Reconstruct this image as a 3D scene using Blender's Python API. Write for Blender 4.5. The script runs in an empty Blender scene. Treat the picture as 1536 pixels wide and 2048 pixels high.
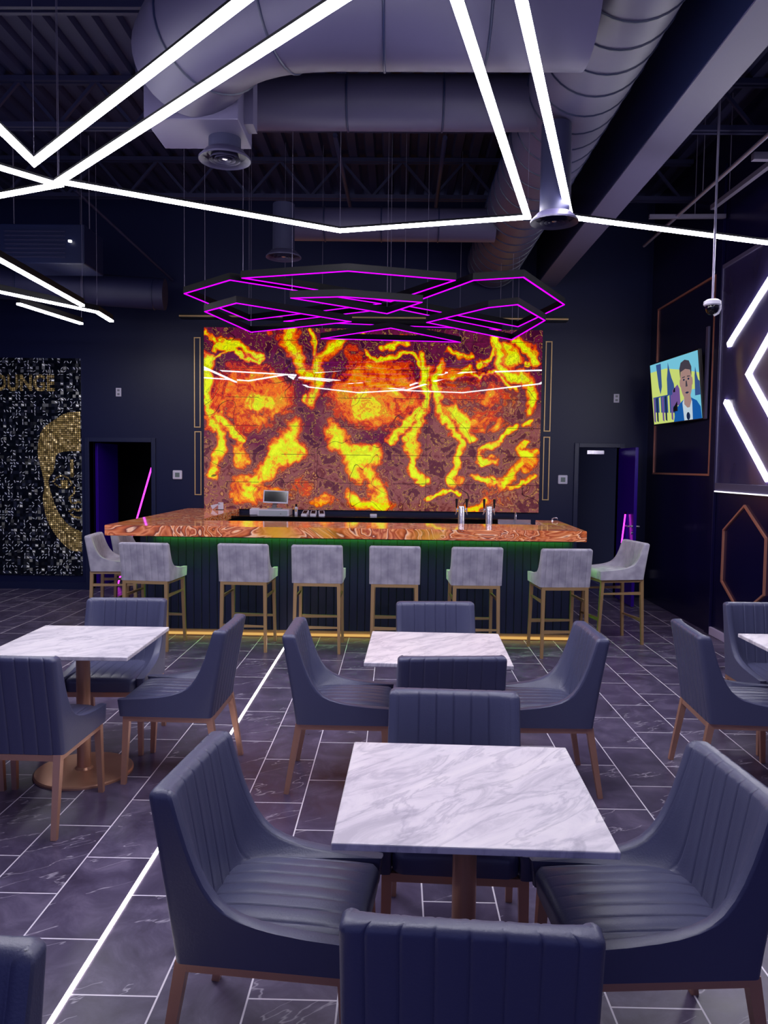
import bpy, bmesh, math, random
from mathutils import Vector, Matrix, noise
random.seed(7)
PI = math.pi
scene = bpy.context.scene
COL = scene.collection

# ------------------------------------------------------------------ camera
cam_d = bpy.data.cameras.new('camera'); cam = bpy.data.objects.new('camera', cam_d); COL.objects.link(cam)
cam_d.sensor_fit = 'VERTICAL'; cam_d.sensor_height = 36.0; cam_d.lens = 1552.2 / 2048 * 36.0
cam_d.clip_start = 0.05
r_ = Vector((0.99978136, 0.01701801, 0.01214972)); u_ = Vector((-0.01312553, 0.05845339, 0.99820385)); f_ = Vector((-0.01627725, 0.99814507, -0.05866398))
m = Matrix.Identity(4)
for i in range(3):
    m[i][0] = r_[i]; m[i][1] = u_[i]; m[i][2] = -f_[i]
m[2][3] = 1.76
cam.matrix_world = m
scene.camera = cam

# ------------------------------------------------------------------ light levels
WHITE_LED = 38.0
PURPLE_LED = 2.6
GREEN_LED = 60.0
GOLD_LED = 0.8
FLOOR_LED = 9.0
MURAL_GLOW = 0.92
world = bpy.data.worlds.new('world'); scene.world = world; world.use_nodes = True
bg = world.node_tree.nodes['Background']; bg.inputs[0].default_value = (0.2, 0.22, 0.56, 1); bg.inputs[1].default_value = 1.0
scene.view_settings.view_transform = 'Standard'; scene.view_settings.look = 'None'
scene.view_settings.exposure = 0.0; scene.view_settings.gamma = 1.0; scene.view_settings.use_curve_mapping = False

# ------------------------------------------------------------------ materials
def srgb(r, g, b):
    f = lambda c: (c/255/12.92) if c/255 <= 0.04045 else ((c/255+0.055)/1.055)**2.4
    return (f(r), f(g), f(b), 1)

def mat(name, col, rough=0.5, metal=0.0, coat=0.0, bump=None, spec=None, emit=None, es=0.0):
    mt = bpy.data.materials.new(name); mt.use_nodes = True
    nt = mt.node_tree; p = nt.nodes['Principled BSDF']
    p.inputs['Base Color'].default_value = col if len(col) == 4 else (*col, 1)
    p.inputs['Roughness'].default_value = rough; p.inputs['Metallic'].default_value = metal
    p.inputs['Coat Weight'].default_value = coat
    if spec is not None: p.inputs['Specular IOR Level'].default_value = spec
    if emit: p.inputs['Emission Color'].default_value = emit; p.inputs['Emission Strength'].default_value = es
    if bump:
        sc, st = bump
        tc = nt.nodes.new('ShaderNodeTexCoord'); n = nt.nodes.new('ShaderNodeTexNoise'); n.inputs['Scale'].default_value = sc; n.inputs['Detail'].default_value = 5
        b = nt.nodes.new('ShaderNodeBump'); b.inputs['Strength'].default_value = st; b.inputs['Distance'].default_value = 0.004
        nt.links.new(tc.outputs['Object'], n.inputs['Vector']); nt.links.new(n.outputs['Fac'], b.inputs['Height']); nt.links.new(b.outputs['Normal'], p.inputs['Normal'])
    return mt

def emis(name, col, s):
    mt = bpy.data.materials.new(name); mt.use_nodes = True; nt = mt.node_tree
    nt.nodes.remove(nt.nodes['Principled BSDF'])
    e = nt.nodes.new('ShaderNodeEmission'); e.inputs[0].default_value = (*col, 1); e.inputs[1].default_value = s
    nt.links.new(e.outputs[0], nt.nodes['Material Output'].inputs[0]); return mt

class G:
    """tiny node graph helper"""
    def __init__(s, mt): s.nt = mt.node_tree
    def n(s, t, **kw):
        nd = s.nt.nodes.new(t)
        for k, v in kw.items():
            if k.startswith('i_'):
                key = k[2:]; key = int(key) if key.isdigit() else key.replace('_', ' ')
                nd.inputs[key].default_value = v
            else: setattr(nd, k, v)
        return nd
    def l(s, a, b): s.nt.links.new(a, b)
    def math(s, op, a, b=None, c=None):
        nd = s.nt.nodes.new('ShaderNodeMath'); nd.operation = op
        for i, v in enumerate((a, b, c)):
            if v is None: continue
            if isinstance(v, (int, float)): nd.inputs[i].default_value = v
            else: s.l(v, nd.inputs[i])
        return nd.outputs[0]
    def ramp(s, fac, stops, interp='LINEAR'):
        nd = s.nt.nodes.new('ShaderNodeValToRGB'); cr = nd.color_ramp; cr.interpolation = interp
        while len(cr.elements) < len(stops): cr.elements.new(0.5)
        for e, (p, c) in zip(cr.elements, stops): e.position = p; e.color = c
        s.l(fac, nd.inputs[0]); return nd.outputs[0]
    def mix(s, fac, a, b):
        nd = s.nt.nodes.new('ShaderNodeMix'); nd.data_type = 'RGBA'
        for i, v in ((0, fac), (6, a), (7, b)):
            if isinstance(v, (int, float, tuple)): nd.inputs[i].default_value = v
            else: s.l(v, nd.inputs[i])
        return nd.outputs[2]

M = {}
M['wall'] = mat('navy_wall_paint', srgb(17, 23, 62), 0.42, spec=0.35, bump=(60, 0.15))
M['wall_gloss'] = mat('glossy_violet_wall_panel', srgb(18, 13, 54), 0.22)
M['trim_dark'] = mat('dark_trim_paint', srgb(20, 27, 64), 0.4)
M['black'] = mat('black', srgb(9, 9, 16), 0.35)
M['black_gloss'] = mat('black_gloss_stone', srgb(8, 8, 14), 0.08)
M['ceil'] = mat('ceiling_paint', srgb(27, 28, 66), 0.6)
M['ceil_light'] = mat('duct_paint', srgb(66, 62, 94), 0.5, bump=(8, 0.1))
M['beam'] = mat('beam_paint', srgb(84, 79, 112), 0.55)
M['pipe'] = mat('galvanised_conduit', srgb(140, 134, 160), 0.35, 0.6)
M['leather'] = mat('slate_blue_leather', srgb(76, 78, 110), 0.36, bump=(160, 0.2))
M['bronze'] = mat('brushed_bronze', srgb(200, 150, 124), 0.32, 0.5, bump=(200, 0.1))
M['stool_metal'] = mat('brushed_antique_gold', srgb(196, 160, 112), 0.36, 0.55)
M['stool_dark'] = mat('blackened_rail', srgb(26, 26, 40), 0.4, 0.3)
M['gold'] = mat('gold_trim', srgb(216, 180, 124), 0.4, 0.4)
M['copper'] = mat('copper_trim', srgb(216, 146, 124), 0.35, 0.5)
M['plastic_white'] = mat('white_plastic', srgb(222, 218, 236), 0.4)
M['plastic_grey'] = mat('grey_plastic', srgb(140, 140, 150), 0.4)
M['lcd'] = mat('lcd_green_grey', srgb(110, 126, 122), 0.3)
M['steel'] = mat('stainless_steel', srgb(200, 196, 210), 0.25, 0.75)
M['housing'] = mat('fixture_housing', srgb(6, 6, 14), 0.6, spec=0.2)
M['white'] = emis('white_led_diffuser', (0.96, 0.93, 1.0), WHITE_LED)
M['floor_led'] = emis('floor_led_diffuser', (1.0, 0.88, 0.86), FLOOR_LED)
M['purple'] = emis('purple_led_diffuser', (0.48, 0.0, 0.95), PURPLE_LED)
M['pink'] = emis('pink_led_or_reflection', (0.75, 0.04, 0.85), 3.0)
M['green'] = emis('green_led_strip', (0.10, 0.95, 0.03), GREEN_LED)
M['amber'] = emis('amber_led_strip', (0.95, 0.55, 0.16), GOLD_LED)
M['violet'] = mat('violet_door_gloss', srgb(48, 10, 140), 0.2)
M['baseboard'] = mat('white_baseboard', srgb(206, 190, 226), 0.4)
M['black_screen'] = mat('switched_off_screen', srgb(8, 8, 22), 0.1)

def velvet():
    mt = mat('grey_velvet', srgb(150, 146, 164), 0.8); g = G(mt); p = g.nt.nodes['Principled BSDF']
    tc = g.n('ShaderNodeTexCoord'); n = g.n('ShaderNodeTexNoise', i_Scale=9.0, i_Detail=4.0); g.l(tc.outputs['Object'], n.inputs['Vector'])
    c = g.ramp(n.outputs['Fac'], [(0.35, srgb(146, 142, 162)), (0.62, srgb(178, 174, 190))]); g.l(c, p.inputs['Base Color'])
    p.inputs['Sheen Weight'].default_value = 0.5; p.inputs['Sheen Roughness'].default_value = 0.4
    return mt
M['velvet'] = velvet()

def floor_mat():
    W = 0.29834; X0 = -1.96276
    mt = mat('slate_tile_floor', (0.05, 0.05, 0.08), 0.34); g = G(mt); p = g.nt.nodes['Principled BSDF']
    geo = g.n('ShaderNodeNewGeometry'); sep = g.n('ShaderNodeSeparateXYZ'); g.l(geo.outputs['Position'], sep.inputs[0])
    cmb = g.n('ShaderNodeCombineXYZ'); g.l(g.math('SUBTRACT', sep.outputs[1], 0.07), cmb.inputs[0]); g.l(g.math('SUBTRACT', sep.outputs[0], X0), cmb.inputs[1])
    br = g.n('ShaderNodeTexBrick', offset=0.5, offset_frequency=2, squash=1.0)
    for k, v in (('Scale', 1.0), ('Mortar Size', 0.0034), ('Mortar Smooth', 0.1), ('Bias', 0.0), ('Brick Width', 2*W), ('Row Height', W)): br.inputs[k].default_value = v
    br.inputs['Color1'].default_value = (0, 0, 0, 1); br.inputs['Color2'].default_value = (1, 1, 1, 1); br.inputs['Mortar'].default_value = (0.5, 0.5, 0.5, 1)
    g.l(cmb.outputs[0], br.inputs['Vector'])
    # each tile shifts the noise lookup so the veins break at the joints
    sh = g.n('ShaderNodeVectorMath', operation='ADD'); s2 = g.n('ShaderNodeVectorMath', operation='SCALE'); s2.inputs[3].default_value = 9.0
    g.l(br.outputs['Color'], s2.inputs[0]); g.l(geo.outputs['Position'], sh.inputs[0]); g.l(s2.outputs[0], sh.inputs[1])
    n1 = g.n('ShaderNodeTexNoise', i_Scale=5.0, i_Detail=7.0, i_Roughness=0.65, i_Distortion=0.6); g.l(sh.outputs[0], n1.inputs['Vector'])
    base = g.ramp(n1.outputs['Fac'], [(0.3, srgb(54, 48, 70)), (0.52, srgb(82, 74, 102)), (0.75, srgb(118, 108, 138))])
    tone = g.mix(g.math('MULTIPLY', br.outputs['Color'], 0.35), base, srgb(76, 60, 98))
    mp = g.n('ShaderNodeMapping', vector_type='TEXTURE'); mp.inputs['Rotation'].default_value = (0, 0, 0.55); mp.inputs['Scale'].default_value = (2.2, 0.5, 1); g.l(sh.outputs[0], mp.inputs['Vector'])
    n2 = g.n('ShaderNodeTexNoise', i_Scale=1.9, i_Detail=5.0, i_Roughness=0.55, i_Distortion=0.35); g.l(mp.outputs[0], n2.inputs['Vector'])
    n3 = g.n('ShaderNodeTexNoise', i_Scale=2.3, i_Detail=2.0); g.l(sh.outputs[0], n3.inputs['Vector'])
    rid = g.math('ABSOLUTE', g.math('SUBTRACT', n2.outputs['Fac'], 0.5))
    vein = g.math('MULTIPLY', g.math('SUBTRACT', 1.0, g.math('SMOOTH_MIN', g.math('MULTIPLY', rid, 170.0), 1.0, 0.1)), g.math('MULTIPLY', g.math('GREATER_THAN', n3.outputs['Fac'], 0.5), 0.85))
    vein = g.math('MAXIMUM', vein, 0.0)
    c2 = g.mix(vein, tone, srgb(176, 170, 190))
    c3 = g.mix(br.outputs['Fac'], c2, srgb(232, 226, 242)); g.l(c3, p.inputs['Base Color'])
    g.l(g.math('MULTIPLY_ADD', n1.outputs['Fac'], 0.25, 0.2), p.inputs['Roughness'])
    b = g.n('ShaderNodeBump'); b.inputs['Strength'].default_value = 0.25; b.inputs['Distance'].default_value = 0.003
    g.l(g.math('SUBTRACT', n1.outputs['Fac'], br.outputs['Fac']), b.inputs['Height']); g.l(b.outputs['Normal'], p.inputs['Normal'])
    return mt
M['floor'] = floor_mat()

def marble_mat():
    mt = mat('white_marble', (0.8, 0.8, 0.8), 0.3); g = G(mt); p = g.nt.nodes['Principled BSDF']
    geo = g.n('ShaderNodeNewGeometry'); mp = g.n('ShaderNodeMapping', vector_type='TEXTURE'); mp.inputs['Rotation'].default_value = (0, 0, 0.8); mp.inputs['Scale'].default_value = (1.3, 0.42, 1)
    g.l(geo.outputs['Position'], mp.inputs['Vector'])
    n1 = g.n('ShaderNodeTexNoise', i_Scale=3.6, i_Detail=9.0, i_Roughness=0.68, i_Distortion=1.0); g.l(mp.outputs[0], n1.inputs['Vector'])
    n2 = g.n('ShaderNodeTexNoise', i_Scale=3.0, i_Detail=5.0, i_Roughness=0.6, i_Distortion=0.7); g.l(mp.outputs[0], n2.inputs['Vector'])
    base = g.ramp(n1.outputs['Fac'], [(0.36, srgb(192, 186, 202)), (0.5, srgb(224, 217, 230)), (0.7, srgb(236, 229, 238))])
    rid = g.math('MULTIPLY', g.math('ABSOLUTE', g.math('SUBTRACT', n2.outputs['Fac'], 0.5)), 28.0)
    v = g.math('MULTIPLY', g.math('MAXIMUM', g.math('SUBTRACT', 1.0, rid), 0.0), 0.4)
    g.l(g.mix(v, base, srgb(146, 142, 166)), p.inputs['Base Color']); return mt
M['marble'] = marble_mat()

def onyx_counter():
    mt = mat('orange_onyx_counter', (0.5, 0.2, 0.1), 0.07, coat=0.3); g = G(mt); p = g.nt.nodes['Principled BSDF']
    geo = g.n('ShaderNodeNewGeometry'); mp = g.n('ShaderNodeMapping'); mp.inputs['Scale'].default_value = (1.0, 1.0, 2.2); g.l(geo.outputs['Position'], mp.inputs['Vector'])
    n1 = g.n('ShaderNodeTexNoise', i_Scale=1.5, i_Detail=3.0, i_Roughness=0.5, i_Distortion=1.6); g.l(mp.outputs[0], n1.inputs['Vector'])
    n3 = g.n('ShaderNodeTexNoise', i_Scale=0.9, i_Detail=4.0, i_Distortion=1.0); g.l(geo.outputs['Position'], n3.inputs['Vector'])
    w = g.math('FRACT', g.math('MULTIPLY', n1.outputs['Fac'], 9.0))
    c = g.ramp(w, [(0.0, srgb(110, 44, 26)), (0.25, srgb(190, 96, 48)), (0.45, srgb(214, 132, 86)), (0.6, srgb(160, 62, 30)), (0.8, srgb(226, 150, 96)), (0.92, srgb(236, 190, 160)), (1.0, srgb(120, 48, 30))])
    c = g.mix(g.ramp(n3.outputs['Fac'], [(0.56, (0, 0, 0, 1)), (0.68, (1, 1, 1, 1))]), c, srgb(206, 150, 44))
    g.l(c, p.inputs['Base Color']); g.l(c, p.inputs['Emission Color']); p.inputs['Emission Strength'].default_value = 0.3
    return mt
M['onyx_counter'] = onyx_counter()

def onyx_wall():
    mt = mat('backlit_onyx_slab', (0.3, 0.1, 0.05), 0.015, spec=0.45); g = G(mt); p = g.nt.nodes['Principled BSDF']
    at = g.n('ShaderNodeAttribute', attribute_name='glow'); at2 = g.n('ShaderNodeAttribute', attribute_name='brown')
    geo = g.n('ShaderNodeNewGeometry'); sep = g.n('ShaderNodeSeparateXYZ'); g.l(geo.outputs['Position'], sep.inputs[0])
    n1 = g.n('ShaderNodeTexNoise', i_Scale=3.0, i_Detail=4.5, i_Roughness=0.55, i_Distortion=2.2); g.l(geo.outputs['Position'], n1.inputs['Vector'])
    n2 = g.n('ShaderNodeTexNoise', i_Scale=7.5, i_Detail=5.0, i_Roughness=0.55, i_Distortion=2.2); g.l(geo.outputs['Position'], n2.inputs['Vector'])
    lv = g.math('ADD', at.outputs['Fac'], g.math('MULTIPLY', g.math('SUBTRACT', n1.outputs['Fac'], 0.5), g.math('MULTIPLY_ADD', at.outputs['Fac'], 1.0, 0.55)))
    lv = g.math('ADD', lv, g.math('MULTIPLY', g.math('SUBTRACT', n2.outputs['Fac'], 0.5), g.math('MULTIPLY_ADD', at.outputs['Fac'], 0.7, 0.2)))
    cp = g.ramp(lv, [(0.0, srgb(58, 8, 44)), (0.14, srgb(104, 20, 64)), (0.2, srgb(66, 8, 40)), (0.27, srgb(132, 14, 36)), (0.34, srgb(182, 18, 8)), (0.44, srgb(222, 62, 0)), (0.54, srgb(246, 112, 0)), (0.62, srgb(236, 150, 0)), (0.7, srgb(196, 120, 0)), (0.74, srgb(246, 206, 0)), (0.86, srgb(226, 236, 0)), (0.94, srgb(180, 190, 0)), (1.0, srgb(240, 255, 0))])
    cb = g.ramp(lv, [(0.0, srgb(94, 44, 52)), (0.1, srgb(150, 88, 84)), (0.15, srgb(96, 36, 42)), (0.2, srgb(168, 104, 84)), (0.28, srgb(120, 50, 48)), (0.34, srgb(176, 84, 44)), (0.42, srgb(206, 60, 16)), (0.54, srgb(240, 120, 10)), (0.66, srgb(250, 170, 20)), (0.76, srgb(240, 220, 10)), (0.9, srgb(214, 236, 0)), (1.0, srgb(236, 255, 20))])
    c = g.mix(at2.outputs['Fac'], cp, cb)
    # fine agate contour lines
    w = g.math('FRACT', g.math('MULTIPLY', lv, 15.0)); ln = g.math('LESS_THAN', g.math('ABSOLUTE', g.math('SUBTRACT', w, 0.5)), 0.09)
    c = g.mix(g.math('MULTIPLY', ln, 0.45), c, srgb(84, 18, 24))
    ln2 = g.math('LESS_THAN', g.math('ABSOLUTE', g.math('SUBTRACT', g.math('FRACT', g.math('MULTIPLY', lv, 7.0)), 0.3)), 0.035)
    c = g.mix(g.math('MULTIPLY', ln2, 0.4), c, srgb(255, 200, 70))
    # thin dark cracks and painted-in shadow lines of the light panel joints behind
    n4 = g.n('ShaderNodeTexNoise', i_Scale=0.9, i_Detail=2.0, i_Distortion=0.4); g.l(geo.outputs['Position'], n4.inputs['Vector'])
    crack = g.math('LESS_THAN', g.math('ABSOLUTE', g.math('SUBTRACT', n4.outputs['Fac'], 0.5)), 0.0016)
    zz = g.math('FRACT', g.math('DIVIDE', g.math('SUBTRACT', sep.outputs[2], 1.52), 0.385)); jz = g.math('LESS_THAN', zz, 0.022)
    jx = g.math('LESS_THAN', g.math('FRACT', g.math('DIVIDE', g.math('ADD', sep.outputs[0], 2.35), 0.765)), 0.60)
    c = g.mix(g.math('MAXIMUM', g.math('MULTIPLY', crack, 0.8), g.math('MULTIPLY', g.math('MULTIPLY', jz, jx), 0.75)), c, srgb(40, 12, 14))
    dim = g.n('ShaderNodeMix', data_type='RGBA', blend_type='MULTIPLY'); dim.inputs[0].default_value = 1.0; g.l(c, dim.inputs[6]); dim.inputs[7].default_value = (0.25, 0.25, 0.25, 1)
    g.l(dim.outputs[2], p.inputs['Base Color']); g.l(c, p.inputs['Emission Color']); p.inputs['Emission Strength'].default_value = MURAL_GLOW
    return mt
M['onyx_wall'] = onyx_wall()

def sequin(name, dark, bright, thr, gold=False, cell=0.042):
    mt = mat(name, dark, 0.25, 0.6); g = G(mt); p = g.nt.nodes['Principled BSDF']
    geo = g.n('ShaderNodeNewGeometry'); v = g.n('ShaderNodeVectorMath', operation='SNAP'); v.inputs[1].default_value = (cell, 1.0, cell); g.l(geo.outputs['Position'], v.inputs[0])
    wn = g.n('ShaderNodeTexWhiteNoise', noise_dimensions='3D'); g.l(v.outputs[0], wn.inputs['Vector'])
    # round disc inside every cell
    fr = g.n('ShaderNodeVectorMath', operation='SUBTRACT'); g.l(geo.outputs['Position'], fr.inputs[0]); g.l(v.outputs[0], fr.inputs[1])
    sp = g.n('ShaderNodeSeparateXYZ'); g.l(fr.outputs[0], sp.inputs[0]); wc = g.n('ShaderNodeSeparateColor'); g.l(wn.outputs['Color'], wc.inputs[0])
    dx = g.math('SUBTRACT', sp.outputs[0], cell/2); dz = g.math('SUBTRACT', sp.outputs[2], cell/2)
    if gold:
        d = g.math('SQRT', g.math('ADD', g.math('MULTIPLY', dx, dx), g.math('MULTIPLY', dz, dz)))
        on = g.math('LESS_THAN', d, cell*0.44)
        br = g.math('MULTIPLY', on, g.math('MULTIPLY_ADD', wn.outputs['Value'], 0.7, 0.3))
    else:
        # thin white glint painted into the colour of a random share of the discs
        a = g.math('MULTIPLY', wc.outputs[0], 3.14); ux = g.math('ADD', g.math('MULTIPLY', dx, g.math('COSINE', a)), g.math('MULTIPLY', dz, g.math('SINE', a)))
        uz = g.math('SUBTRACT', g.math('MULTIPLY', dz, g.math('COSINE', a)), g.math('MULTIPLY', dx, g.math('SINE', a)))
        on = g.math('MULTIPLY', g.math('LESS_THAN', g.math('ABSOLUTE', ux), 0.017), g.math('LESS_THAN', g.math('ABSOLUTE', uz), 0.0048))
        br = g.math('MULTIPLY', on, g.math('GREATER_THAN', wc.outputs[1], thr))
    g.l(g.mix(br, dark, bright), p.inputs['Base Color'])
    nm = g.n('ShaderNodeVectorMath', operation='MULTIPLY_ADD'); g.l(wn.outputs['Color'], nm.inputs[0]); nm.inputs[1].default_value = (0.9, 0.0, 0.9); nm.inputs[2].default_value = (-0.45, -1.0, -0.45)
    nn = g.n('ShaderNodeVectorMath', operation='NORMALIZE'); g.l(nm.outputs[0], nn.inputs[0]); g.l(nn.outputs[0], p.inputs['Normal'])
    return mt
M['sequin_black'] = sequin('black_sequins', srgb(10, 16, 28), srgb(240, 242, 250), 0.6)
M['sequin_black'].node_tree.nodes['Principled BSDF'].inputs['Metallic'].default_value = 0.1
M['sequin_gold'] = sequin('gold_sequins', srgb(46, 34, 16), srgb(246, 214, 132), 0.0, True, 0.027)
M['sequin_gold'].node_tree.nodes['Principled BSDF'].inputs['Metallic'].default_value = 0.15

def film_mat():
    mt = mat('crinkled_plastic_film', srgb(56, 50, 92), 0.2); g = G(mt); p = g.nt.nodes['Principled BSDF']
    geo = g.n('ShaderNodeNewGeometry'); n = g.n('ShaderNodeTexNoise', i_Scale=1.1, i_Detail=0.6, i_Distortion=0.9); g.l(geo.outputs['Position'], n.inputs['Vector'])
    b = g.n('ShaderNodeBump'); b.inputs['Strength'].default_value = 0.35; b.inputs['Distance'].default_value = 0.12
    g.l(n.outputs['Fac'], b.inputs['Height']); g.l(b.outputs['Normal'], p.inputs['Normal']); return mt
M['film'] = film_mat()

# ------------------------------------------------------------------ mesh helpers
def finish(bm, smooth=None):
    bmesh.ops.recalc_face_normals(bm, faces=bm.faces[:])
    me = bpy.data.meshes.new('mesh'); bm.to_mesh(me); bm.free()
    if smooth is not None:
        for p in me.polygons: p.use_smooth = True
        me.set_sharp_from_angle(angle=math.radians(smooth))
    return me

def obj(name, bm, mtl, parent=None, smooth=None, loc=None):
    me = finish(bm, smooth) if isinstance(bm, bmesh.types.BMesh) else bm
    me.name = name
    for mm in (mtl if isinstance(mtl, (list, tuple)) else [mtl]): me.materials.append(mm)
    o = bpy.data.objects.new(name, me); COL.objects.link(o)
    if parent: o.parent = parent
    if loc: o.location = loc
    return o

def tag(o, label, cat, group=None):
    o['label'] = label; o['category'] = cat
    if group: o['group'] = group
    return o

def thing(name, label, cat, loc=(0, 0, 0), rz=0, group=None):
    o = bpy.data.objects.new(name, None); COL.objects.link(o); o.empty_display_size = 0.1
    o.location = loc; o.rotation_euler = (0, 0, rz); return tag(o, label, cat, group)

def struct(name, bm, mtl, smooth=None):
    o = obj(name, bm, mtl, None, smooth); o['kind'] = 'structure'; return o

def copy_tree(o, parent=None):
    c = o.copy(); COL.objects.link(c)
    if parent: c.parent = parent
    for ch in list(o.children): copy_tree(ch, c)
    return c

def box(bm, x0, x1, y0, y1, z0, z1, bev=0.0):
    vs = [bm.verts.new(p) for p in ((x0, y0, z0), (x1, y0, z0), (x1, y1, z0), (x0, y1, z0), (x0, y0, z1), (x1, y0, z1), (x1, y1, z1), (x0, y1, z1))]
    fs = [bm.faces.new([vs[i] for i in f]) for f in ((3, 2, 1, 0), (4, 5, 6, 7), (0, 1, 5, 4), (1, 2, 6, 5), (2, 3, 7, 6), (3, 0, 4, 7))]
    if bev:
        es = list({e for f in fs for e in f.edges}); bmesh.ops.bevel(bm, geom=es, offset=bev, segments=2, profile=0.5, affect='EDGES')
def bx(*a, **k):
    bm = bmesh.new(); box(bm, *a, **k); return bm

def bar(bm, a, b, w0, w1=None, up=(0, 0, 1), h0=None, h1=None):
    """square-section bar from a to b"""
    w1 = w0 if w1 is None else w1; h0 = w0 if h0 is None else h0; h1 = w1 if h1 is None else h1
    a, b = Vector(a), Vector(b); d = (b-a).normalized(); up = Vector(up)
    if abs(d.dot(up)) > 0.98: up = Vector((0, 1, 0))
    s = d.cross(up).normalized(); t = s.cross(d)
    A = [bm.verts.new(a + s*sx*w0/2 + t*sy*h0/2) for sx, sy in ((-1, -1), (1, -1), (1, 1), (-1, 1))]
    B = [bm.verts.new(b + s*sx*w1/2 + t*sy*h1/2) for sx, sy in ((-1, -1), (1, -1), (1, 1), (-1, 1))]
    bm.faces.new(A[::-1]); bm.faces.new(B)
    for i in range(4): bm.faces.new((A[i], A[(i+1) % 4], B[(i+1) % 4], B[i]))

def tube(bm, pts, r, n=12, cap=True):
    pts = [Vector(p) for p in pts]; rings = []
    prev = None
    for i, p in enumerate(pts):
        d = (pts[min(i+1, len(pts)-1)] - pts[max(i-1, 0)]).normalized()
        if prev is None:
            up = Vector((0, 0, 1)) if abs(d.z) < 0.9 else Vector((1, 0, 0)); s = d.cross(up).normalized()
        else: s = (prev - d*prev.dot(d)).normalized()
        prev = s; t = d.cross(s); rr = r[i] if isinstance(r, (list, tuple)) else r
        rings.append([bm.verts.new(p + s*math.cos(2*PI*k/n)*rr + t*math.sin(2*PI*k/n)*rr) for k in range(n)])
    for a, b in zip(rings, rings[1:]):
        for k in range(n): bm.faces.new((a[k], a[(k+1) % n], b[(k+1) % n], b[k]))
    if cap: bm.faces.new(rings[0][::-1]); bm.faces.new(rings[-1])

def lathe(bm, prof, n=32, c=(0, 0, 0)):
    rings = []
    for r, z in prof:
        rings.append([bm.verts.new((c[0]+r*math.cos(2*PI*k/n), c[1]+r*math.sin(2*PI*k/n), c[2]+z)) for k in range(n)] if r > 1e-6 else [bm.verts.new((c[0], c[1], c[2]+z))])
    for a, b in zip(rings, rings[1:]):
        for k in range(n):
            q = [a[k % len(a)], a[(k+1) % len(a)], b[(k+1) % len(b)], b[k % len(b)]]
            q = list(dict.fromkeys(q))
            if len(q) > 2: bm.faces.new(q)

def strip_loop(bm, pts, closed, w, z0, z1):
    """mitred rectangular channel that follows a polyline in the plane"""
    n = len(pts); P = [Vector((p[0], p[1])) for p in pts]; L, R = [], []
    for i in range(n):
        if closed or 0 < i < n-1:
            d0 = (P[i]-P[i-1]).normalized(); d1 = (P[(i+1) % n]-P[i]).normalized()
        elif i == 0: d0 = d1 = (P[1]-P[0]).normalized()
        else: d0 = d1 = (P[-1]-P[-2]).normalized()
        n0 = Vector((-d0.y, d0.x)); n1 = Vector((-d1.y, d1.x)); mm = (n0+n1).normalized(); k = min(1/max(mm.dot(n0), 0.2), 3.5)
        L.append(P[i]+mm*k*w/2); R.append(P[i]-mm*k*w/2)
    S = [[bm.verts.new((q.x, q.y, z)) for q, z in ((L[i], z0), (R[i], z0), (R[i], z1), (L[i], z1))] for i in range(n)]
    for i in range(n if closed else n-1):
        a, b = S[i], S[(i+1) % n]
        for k in range(4): bm.faces.new((a[k], a[(k+1) % 4], b[(k+1) % 4], b[k]))
    if not closed: bm.faces.new(S[0][::-1]); bm.faces.new(S[-1])

def poly_prism_y(bm, pts, y0, y1):
    """closed outline given in x,z and extruded along y"""
    a = [bm.verts.new((x, y0, z)) for x, z in pts]; b = [bm.verts.new((x, y1, z)) for x, z in pts]
    bm.faces.new(a); bm.faces.new(b[::-1]); n = len(pts)
    for i in range(n): bm.faces.new((a[i], b[i], b[(i+1) % n], a[(i+1) % n]))

# ------------------------------------------------------------------ the room
WY = 10.65            # back wall
RX = 3.40             # right wall
CZ = 5.35             # underside of the roof deck
struct('floor', bx(-8, RX+0.1, -4, 14, -0.1, 0), M['floor'])
DL = (-4.24, -3.38); DR = (2.47, 3.03); DH = 2.05
bm = bmesh.new()
for x0, x1, z0, z1 in ((-8, DL[0], 0, CZ), (DL[0], DL[1], DH, CZ), (DL[1], DR[0], 0, CZ), (DR[0], DR[1], DH, CZ), (DR[1], RX+0.2, 0, CZ)):
    box(bm, x0, x1, WY, WY+0.14, z0, z1)
struct('wall_back', bm, M['wall'])
struct('wall_right', bx(RX, RX+0.15, -4, WY, 0, CZ), M['wall_gloss'])
struct('wall_left', bx(-8.15, -8, -4, 14, 0, CZ), M['wall'])
struct('wall_corridor', bx(-8, 4.5, 13.0, 13.1, 0, 2.7), M['black'])
struct('ceiling_corridor', bx(-8, 4.5, WY+0.14, 13.1, 2.7, 2.8), M['black'])
for i, (a, b) in enumerate((DL, DR)):
    bm = bmesh.new()
    box(bm, a-0.06, a, WY-0.03, WY+0.16, 0, DH+0.06, 0.004); box(bm, b, b+0.06, WY-0.03, WY+0.16, 0, DH+0.06, 0.004); box(bm, a, b, WY-0.03, WY+0.16, DH, DH+0.06, 0.004)
    struct('trim_%d' % (i+1), bm, M['trim_dark'])
struct('baseboard_right', bx(RX-0.03, RX-0.001, 3.0, 8.38, 0, 0.085, bev=0.004), M['baseboard'])
struct('baseboard_back', bx(-8, DL[0]-0.06, WY-0.015, WY, 0, 0.10), M['trim_dark'])
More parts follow.
